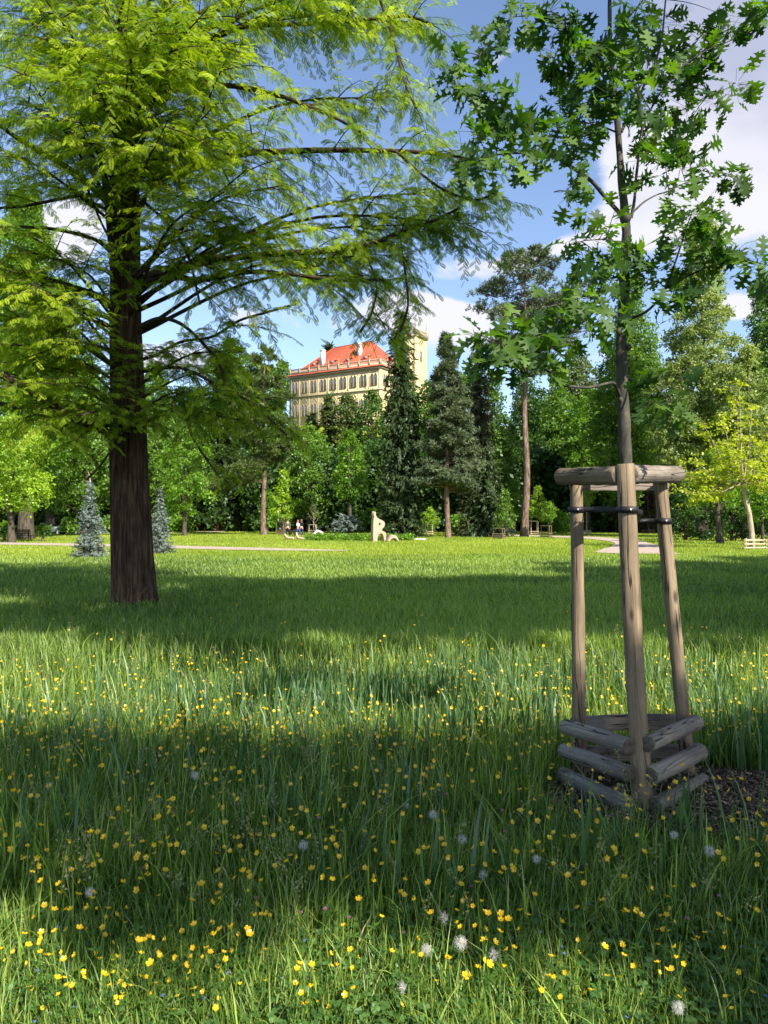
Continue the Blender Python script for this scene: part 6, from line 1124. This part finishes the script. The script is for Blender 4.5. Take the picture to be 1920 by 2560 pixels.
    tag(link_mesh('seed_heads', np.vstack(Ve), [np.vstack(Fe)], g_mat('seed_head', (.06, .11, .03), (.26, .26, .13), .3, .04), None, np.concatenate(Ae)), 'pale feathery grass seed heads above the meadow', 'grass', kind='stuff')
    # low round-leaved ground cover
    n = 15000; x, y = scatter(n, 1.9, 4.6, 1.6); k = ~in_mulch(x, y, 1.0); x, y = x[k], y[k]; n = len(x); z = .02 + .10 * rng.random(n) * np.interp(y, [1.9, 4.6], [1.1, .8]); c8 = [(math.cos(a) * .5, .5 + math.sin(a) * .5, .12 * abs(math.cos(a))) for a in np.linspace(-1.57, 4.2, 8)]; TV = np.array(c8)
    Ve, Fe, Ae, n0_ = [], [], [], 0; a0 = rng.random(n) * 6.28; sz = .010 + .012 * rng.random(n); Nn = nrm(np.array((0, 0, 1.)) + rng.normal(size=(n, 3)) * .38); va = np.clip(.5 + .22 * rng.normal(size=n), 0, 1)
    for q in range(3): D = np.stack([np.cos(a0 + q * 2.1), np.sin(a0 + q * 2.1), -.1 * np.ones(n)], 1); V, Fq = stamp(TV, [tuple(range(8))], np.stack([x, y, z], 1), frames(D, Nn), sz); Ve.append(V); Fe.append(Fq + n0_); Ae.append(np.repeat(va, 8)); n0_ += len(V)
    tag(link_mesh('clover_leaves', np.vstack(Ve), [np.vstack(Fe)], g_mat('clover_leaf', (.035, .11, .018), (.12, .23, .05), .32, .06), None, np.concatenate(Ae)), 'low clover-like leaves between the grass stems', 'ground cover', kind='stuff')
grow()

# ------------------------------------------------------------------ mulch
def mulch():
    mx, my, rx, ry = MULCH; nr, na = 12, 40; V = [(mx, my, .06)]; 
    for i in range(1, nr + 1):
        f = i / nr
        for a in np.linspace(0, 2 * np.pi, na, endpoint=False): w = 1 + .10 * math.sin(3 * a + 1) + .06 * math.sin(7 * a); V.append((mx + rx * f * w * math.cos(a), my + ry * f * w * math.sin(a), .045 * (1 - f ** 2) + .012 * rng.normal() - .012 * (f > .98)))
    Fq = [(1 + (i - 1) * na + j, 1 + (i - 1) * na + (j + 1) % na, 1 + i * na + (j + 1) % na, 1 + i * na + j) for i in range(1, nr) for j in range(na)]; Ft = [(0, 1 + j, 1 + (j + 1) % na) for j in range(na)]
    S_ = MAT['soil'] = noise_mat('dark_soil', (.015, .010, .007), (.06, .042, .03), 30, 6, .95, .8, (1, 1, 1), .03); o = link_mesh('mulch_soil', V, [Fq, Ft], S_, smooth=True); tag(o, kind='structure')
    n = 11000; a = rng.random(n) * 6.28; q = rng.random(n) ** .55; x = mx + rx * q * np.cos(a) * 1.04; y = my + ry * q * np.sin(a) * 1.04; z = .06 * np.clip(1 - q ** 2, 0, 1) + .005 + .02 * rng.random(n)
    TV = np.array([(-.22, -.5, 0), (.25, -.45, .03), (.20, .5, 0), (-.18, .42, .05), (-.20, -.45, -.12), (.22, -.4, -.10), (.18, .45, -.12), (-.16, .4, -.08)]); TF = [(0, 1, 2, 3), (4, 7, 6, 5), (0, 4, 5, 1), (1, 5, 6, 2), (2, 6, 7, 3), (3, 7, 4, 0)]; D = nrm(rng.normal(size=(n, 3)) * np.array((1, 1, .22))); s = np.stack([.014 + .026 * rng.random(n), .016 + .055 * rng.random(n) ** 2, .010 + .01 * rng.random(n)], 1)
    V, Fq = stamp(TV, TF, np.stack([x, y, z], 1), frames(D, nrm(np.array((0, 0, 1.)) + .4 * rng.normal(size=(n, 3)))), s)
    o = link_mesh('wood_chips', V, [Fq], leaf_mat('bark_chip', (.055, .037, .025), (.42, .30, .20), 0.0, .03, .6), None, np.repeat(np.clip(rng.random(n) ** 1.6, 0, 1), 8)); tag(o, 'brown bark chips heaped at the foot of the wooden frame', 'mulch', kind='stuff')
mulch()

# ------------------------------------------------------------------ flowers
def petal_mat(name, c, tr=.3, gl=.05):
    m, nt = new_mat(name); N = nt.nodes.new; L = nt.links.new; d = N('ShaderNodeBsdfDiffuse'); d.inputs[0].default_value = (*c, 1); t = N('ShaderNodeBsdfTranslucent'); t.inputs[0].default_value = (*c, 1); g_ = N('ShaderNodeBsdfGlossy'); g_.inputs['Roughness'].default_value = .3
    a = N('ShaderNodeMixShader'); a.inputs[0].default_value = tr; L(d.outputs[0], a.inputs[1]); L(t.outputs[0], a.inputs[2]); b = N('ShaderNodeMixShader'); b.inputs[0].default_value = gl; L(a.outputs[0], b.inputs[1]); L(g_.outputs[0], b.inputs[2]); o = N('ShaderNodeOutputMaterial'); L(b.outputs[0], o.inputs[0]); return m
YEL = petal_mat('yellow_petal', (.86, .56, .012), .35, .06); STM = petal_mat('green_stem', (.07, .15, .02), .2); BLU = petal_mat('blue_petal', (.16, .24, .72), .3); PNK = petal_mat('pink_petal', (.62, .22, .42), .3); PUF = petal_mat('seed_fluff', (.78, .76, .72), .5, 0); BRN = petal_mat('seed_core', (.28, .17, .09), .1)
def blossom_np(r, npet=5, cup=.55):
    V, Fq = [], []; k = 0
    for i in range(npet):
        a = 2 * math.pi * i / npet; c, s = math.cos(a), math.sin(a)
        pr = [(.08, 0, 0), (.55, -.42, .28 * cup), (.55, .42, .28 * cup), (1.0, -.36, .85 * cup), (1.0, .36, .85 * cup), (.58, 0, .18 * cup), (1.08, 0, .80 * cup)]
        for (u, w, z) in pr: V.append((r * (u * c - w * s), r * (u * s + w * c), r * z))
        Fq += [(k, k + 1, k + 5), (k, k + 5, k + 2), (k + 1, k + 3, k + 6), (k + 1, k + 6, k + 5), (k + 5, k + 6, k + 4), (k + 5, k + 4, k + 2)]; k += 7
    return np.array(V), np.array(Fq)
def stem_pts(h, lean, seed): g_ = np.random.default_rng(seed); a = g_.random() * 6.28; t = np.linspace(0, 1, 6); return np.stack([math.cos(a) * lean * h * t ** 2, math.sin(a) * lean * h * t ** 2, h * t], 1)
def flower_proto(name, label, cat, group, h, lean, seed, r, col, tilt=(0, 0), npet=5, cup=.55, core=None, leaf=False):
    root = empty(name, (0, 0, 0), label, cat, group); st = stem_pts(h, lean, seed); mb = MB(); mb.tube(st, [.0022, .0021, .002, .0018, .0016, .0016], 4, cap=False)
    if leaf:
        for k, z in enumerate((.35, .6)):
            V, Fq = stamp([(0, 0, 0), (.25, .5, 0), (0, 1, -.15), (-.25, .5, 0)], [(0, 1, 2, 3)], np.tile(st[int(z * 5)], (3, 1)), frames(nrm(np.array([(1, k, .5), (-.6, 1, .4), (-.5, -1, .4)], float)), np.tile((0, 0, 1.), (3, 1))), np.full(3, .035)); mb.add(V, Fq)
    mb.build('stem', STM, root); V, Fq = blossom_np(r, npet, cup); R = Matrix.Rotation(tilt[0], 3, 'X') @ Matrix.Rotation(tilt[1], 3, 'Y'); V = V @ np.array(R).T + st[-1]; b = link_mesh('blossom', V, [Fq], col, root, smooth=False)
    if core: mb = MB(); mb.lathe([(0, -.001), (r * .28, .0), (r * .22, r * .3), (0, r * .38)], 6, tuple(st[-1])); mb.build('flower_centre', core, b)
    return root
def put_out(protos, spots, rs, labels=None):
    first = set()
    for i, (x, y, s) in enumerate(spots):
        k = i % len(protos); p = protos[k]
        o = p if k not in first else copy_tree(p); first.add(k); o.location = (x, y, 0); o.rotation_euler = (0, 0, rs.random() * 6.283); o.scale = (s, s, s)
        if labels: o['label'] = labels[i]
rs = random.Random(4); COREY = petal_mat('yellow_core', (.70, .50, .03), .1)
BL, BG = 'small glossy yellow buttercup on a thin stem in the meadow', 'buttercups scattered through the meadow'
protos = [flower_proto('buttercup', BL, 'flower', BG, h, ln, 10 + i, r, YEL, (tx, ty), cup=cu, core=COREY, leaf=(i % 2 == 0)) for i, (h, ln, r, tx, ty, cu) in enumerate([(.34, .10, .0125, .5, .2, .55), (.30, .18, .0115, .9, -.2, .7), (.38, .08, .0135, .2, .3, .45), (.27, .15, .012, .7, .5, .6), (.42, .12, .012, 1.0, 0, .8), (.33, .2, .013, -.3, .2, .5)])]
def spots_from(n, y0, y1, bias, head, seed, avoid=True):
    g_ = random.Random(seed); out = []
    while len(out) < n:
        px = -60 + 2040 * g_.random(); py = y0 + (y1 - y0) * g_.random(); w = bias(px, py)
        if g_.random() > w: continue
        d = F * (EYE - head) / (py - HZ); x = gx(px, d)
        if avoid and in_mulch(x, d, .85): continue
        out.append((x, d, .52 + .36 * g_.random()))
    return out
def bias(px, py):
    w = .62
    if py > 2050: w = .85 - .35 * (600 < px < 900) * (py < 2350)
    if py > 2200 and px < 520: w = 1.0
    if py > 2380 and px < 900: w = 1.0
    if py > 2380 and px > 1500: w = 1.0
    if py > 2200 and 620 < px < 960: w *= .45
    if py > 2150 and px > 1300: w *= .6
    if 2050 < py < 2200 and px < 1000: w = .9
    if 1300 < px < 1500 and 1950 < py < 2050: w = 1
    if 1950 < py and 1500 < px < 1800 and py < 2200: w *= .3
    return min(1, w)
# clumps: buttercups stand in loose groups
sp = []; base_s = spots_from(350, 1860, 2555, bias, .33, 21)
g_ = random.Random(5)
for (x, d, s) in base_s:
    for _ in range(1 + int(g_.random() * 4.2)):
        sp.append((x + g_.gauss(0, .075), d + g_.gauss(0, .06), s * (.85 + .3 * g_.random())))
sp = [q for q in sp if not in_mulch(q[0], q[1], .85) and q[1] > 2.15]; sp += spots_from(120, 1780, 1990, lambda a, b: .6, .33, 22); sp = sorted(sp, key=lambda q: q[1]); rest = sp[300:]; sp = sp[:300]; print('buttercups', len(sp))
put_out(protos, sp, rs)
def far_flowers(name, n, y0, y1, r, mat, label, seed, bias_=lambda a, b: 1, head=.30, single=False, given=None):
    S_ = given or spots_from(n, y0, y1, bias_, head, seed); pos = []; g2 = random.Random(seed)
    for x, d, s in S_:
        for _ in range(1 if single else 1 + int(g2.random() * 2.5)): pos.append((x + g2.gauss(0, .06), d + g2.gauss(0, .06), head * (.8 + .35 * g2.random())))
    pos = np.array(pos); V0, F0 = blossom_np(1.0, 5, .6); D = nrm(rng.normal(size=(len(pos), 3)) * .5 + np.array((.2, -.5, .2))); V, Fq = stamp(V0, F0, pos, frames(rdir(len(pos)), nrm(np.array((0, -.45, 1.)) + rng.normal(size=(len(pos), 3)) * .35)), r * (.75 + .4 * rng.random(len(pos))))
    V2, F2, _ = blades('', pos * np.array((1, 1, 0)), pos[:, 2], np.full(len(pos), .003), rng.random(len(pos)) * 6, np.zeros(len(pos)), np.zeros(len(pos)), None, 2)
    mi = np.concatenate([np.zeros(len(F2)), np.ones(len(Fq))]); Va = np.vstack([V2, V]); o = link_mesh(name, Va, [F2, Fq + len(V2)], [STM, mat], None, None, False, mi); return tag(o, label, 'flowers', kind='stuff')
band_ = lambda px, py: (.25 if py < 1640 else 1.0) * (1 if py < 1850 else .6)
far_flowers('yellow_flowers', 600, 1620, 1860, .0105, YEL, 'yellow buttercups of the sunlit strip, too many to count', 31, band_)
far_flowers('yellow_flowers', 0, 0, 0, .0105, YEL, 'yellow buttercups of the shaded meadow beyond the nearest ones', 33, given=rest, head=.33, single=True)
far_flowers('yellow_flowers', 60, 1490, 1640, .014, YEL, 'sparse yellow flowers in the shaded middle meadow', 32, lambda a, b: 1)
pb = [flower_proto('speedwell', 'tiny blue flower low between the leaves', 'flower', 'tiny blue flowers low in the meadow', h, .1, 60 + i, .0062, BLU, (.4, .1 * i), 4, .3) for i, h in enumerate((.16, .12, .2))]
put_out(pb, spots_from(95, 1900, 2550, lambda px, py: 1 if py > 2250 else .4, .16, 41), rs)
def clover_proto(h, seed):
    root = empty('clover_flower', (0, 0, 0), 'pink clover head among the grass', 'flower', 'pink clover heads in the meadow'); st = stem_pts(h, .1, seed); mb = MB(); mb.tube(st, [.002] * 6, 4, cap=False); mb.build('stem', STM, root); D = rdir(70); D[:, 2] = np.abs(D[:, 2]) * .9 - .1; V, Fq = stamp([(-.15, 0, 0), (.15, 0, 0), (.06, 1, 0), (-.06, 1, 0)], [(0, 1, 2, 3)], np.tile(st[-1], (70, 1)), frames(nrm(D), rdir(70)), np.full(70, .0105)); link_mesh('blossom', V, [Fq], PNK, root); return root
put_out([clover_proto(.30, 71), clover_proto(.26, 72)], spots_from(46, 1700, 2250, lambda px, py: 1 if 700 < px < 1400 else .35, .29, 42), rs)
def clock_proto(h, seed, spent=False):
    root = empty('dandelion_clock', (0, 0, 0), '', 'flower', 'dandelion clocks in the meadow'); st = stem_pts(h, .12, seed); mb = MB(); mb.tube(st, [.003, .003, .0028, .0026, .0025, .0025], 6, cap=False); mb.build('stem', STM, root)
    mb = MB(); mb.lathe([(0, -.005), (.006, -.002), (.005, .004), (0, .006)], 8, tuple(st[-1])); mb.build('seed_core', BRN, root); n = 300 if not spent else 130; D = rdir(n) if not spent else nrm(rdir(n) + np.array((.6, 0, .3))); R_ = .024
    c = st[-1] + D * R_ * (.75 + .25 * rng.random((n, 1))); TV = [(0, 0, 0), (.06, .5, .03), (0, 1, 0), (-.06, .5, .03)]; Dd = nrm(D * .5 + rng.normal(size=(n, 3)) * .8); V, Fq = stamp(TV, [(0, 1, 2, 3)], c, frames(Dd, D), np.full(n, .009)); V2, F2 = stamp([(-.012, 0, 0), (.012, 0, 0), (.012, 1, 0), (-.012, 1, 0)], [(0, 1, 2, 3)], np.tile(st[-1], (n, 1)), frames(D, rdir(n)), np.full(n, R_ * .85)); link_mesh('seed_head', np.vstack([V, V2]), [np.vstack([Fq, F2 + len(V)])], PUF, root); return root
cl = [(135, 1962, 'dandelion clock standing alone in the shaded grass near the left edge'), (488, 1950, 'dandelion clock in the dark grass below the big trunk, beside a dock leaf'), (55, 1795, 'dandelion clock at the left edge in the sunlit strip'), (1145, 2123, 'round dandelion clock left of the seed stalks, alone above the buttercups'), (1330, 2150, 'faint dandelion clock below the frame, in the shade'), (1113, 2325, 'sunlit dandelion clock, tallest of the four together'), (1068, 2382, 'sunlit dandelion clock, lower left of the four together'), (1180, 2385, 'sunlit ragged dandelion clock, right of the four together'), (1010, 2478, 'dim large dandelion clock below the four sunlit ones'),
      (760, 2140, 'dandelion clock blown half bare, left of the round shaded one'), (245, 2220, 'spent dandelion clock on a pale stem above the sunny flowers'), (1217, 2405, 'small sunlit dandelion clock, lowest of the four together'), (1720, 2520, 'dandelion clock at the lower right among buttercups'), (1768, 2140, 'dandelion clock right of the mulch in the shade'), (1022, 2018, 'upper one of two shaded dandelion clocks left of the dock leaf'), (1068, 2050, 'lower one of two shaded dandelion clocks left of the dock leaf'), (1680, 2090, 'dandelion clock at the front rim of the mulch'), (1215, 2200, 'dandelion clock hidden low between the buttercups before the frame'), (275, 1830, 'dandelion clock on the edge between sun and shade')]
cp = [clock_proto(.30, 81), clock_proto(.34, 82), clock_proto(.26, 83, True)]
cs = []
for i, (px, py, lab) in enumerate(cl): h = (.22, .25, .19)[i % 3]; d = F * (EYE - h) / (py - HZ); cs.append((gx(px, d), d, .72 + .12 * (i % 2)))
put_out(cp, cs, rs, [c[2] for c in cl])
# broad dock leaves
def dock(px, py, s, n, label, seed):
    g_ = np.random.default_rng(seed); d = F * (EYE - .12) / (py - HZ); root = empty('dock_plant', (gx(px, d), d, 0), label, 'plant'); h = [(-.16, .15), (-.22, .4), (-.2, .65), (-.1, .88), (0, 1)]
    for k in range(n):
        V = [(0, 0, 0)] + [(x, y, .12 + .75 * y - .75 * y * y + abs(x) * .3) for x, y in h] + [(-x, y, .12 + .75 * y - .75 * y * y + abs(x) * .3) for x, y in h[-2::-1]]; V = np.array(V) * s * (.8 + .4 * g_.random()); a = g_.random() * 6.28; R = np.array(((math.cos(a), -math.sin(a), 0), (math.sin(a), math.cos(a), 0), (0, 0, 1))); M_ = len(h); c = np.array([(0, y * s, (.10 + .75 * y - .75 * y * y) * s) for y in (.3, .6, .85)]); V = np.vstack([V, c]) @ R.T; nn = 2 * M_; i0 = nn
        Fs = [(0, 1, i0), (1, 2, i0), (2, i0 + 1, i0), (2, 3, i0 + 1), (3, i0 + 2, i0 + 1), (3, 4, i0 + 2), (4, 5, i0 + 2), (5, 6, i0 + 2), (6, 7, i0 + 2), (7, i0 + 1, i0 + 2), (7, 8, i0 + 1), (8, i0, i0 + 1), (8, 9, i0), (9, 0, i0)]
        link_mesh('leaf', V, [Fs], DOCK, root, np.full(len(V), .4 + .3 * g_.random()), smooth=True)
DOCK = g_mat('dock_leaf', (.04, .13, .012), (.13, .27, .03), .4, .07)
dock(1255, 1985, .26, 4, 'big light green dock leaf left of the mulch', 1); dock(1000, 2010, .22, 3, 'dock leaf beside the two shaded dandelion clocks', 2); dock(488, 1925, .22, 3, 'upright dark dock leaf below the big trunk', 3); dock(740, 2195, .16, 3, 'broad leaf beneath the half-blown dandelion clock', 4); dock(1210, 2360, .14, 4, 'broad leaf right of the sunlit dandelion clocks', 5); dock(1385, 2130, .13, 3, 'small dock leaf before the frame', 6); dock(60, 2500, .12, 4, 'small broad leaf in the sunny lower left corner', 7)
print('objects', len(bpy.data.objects))
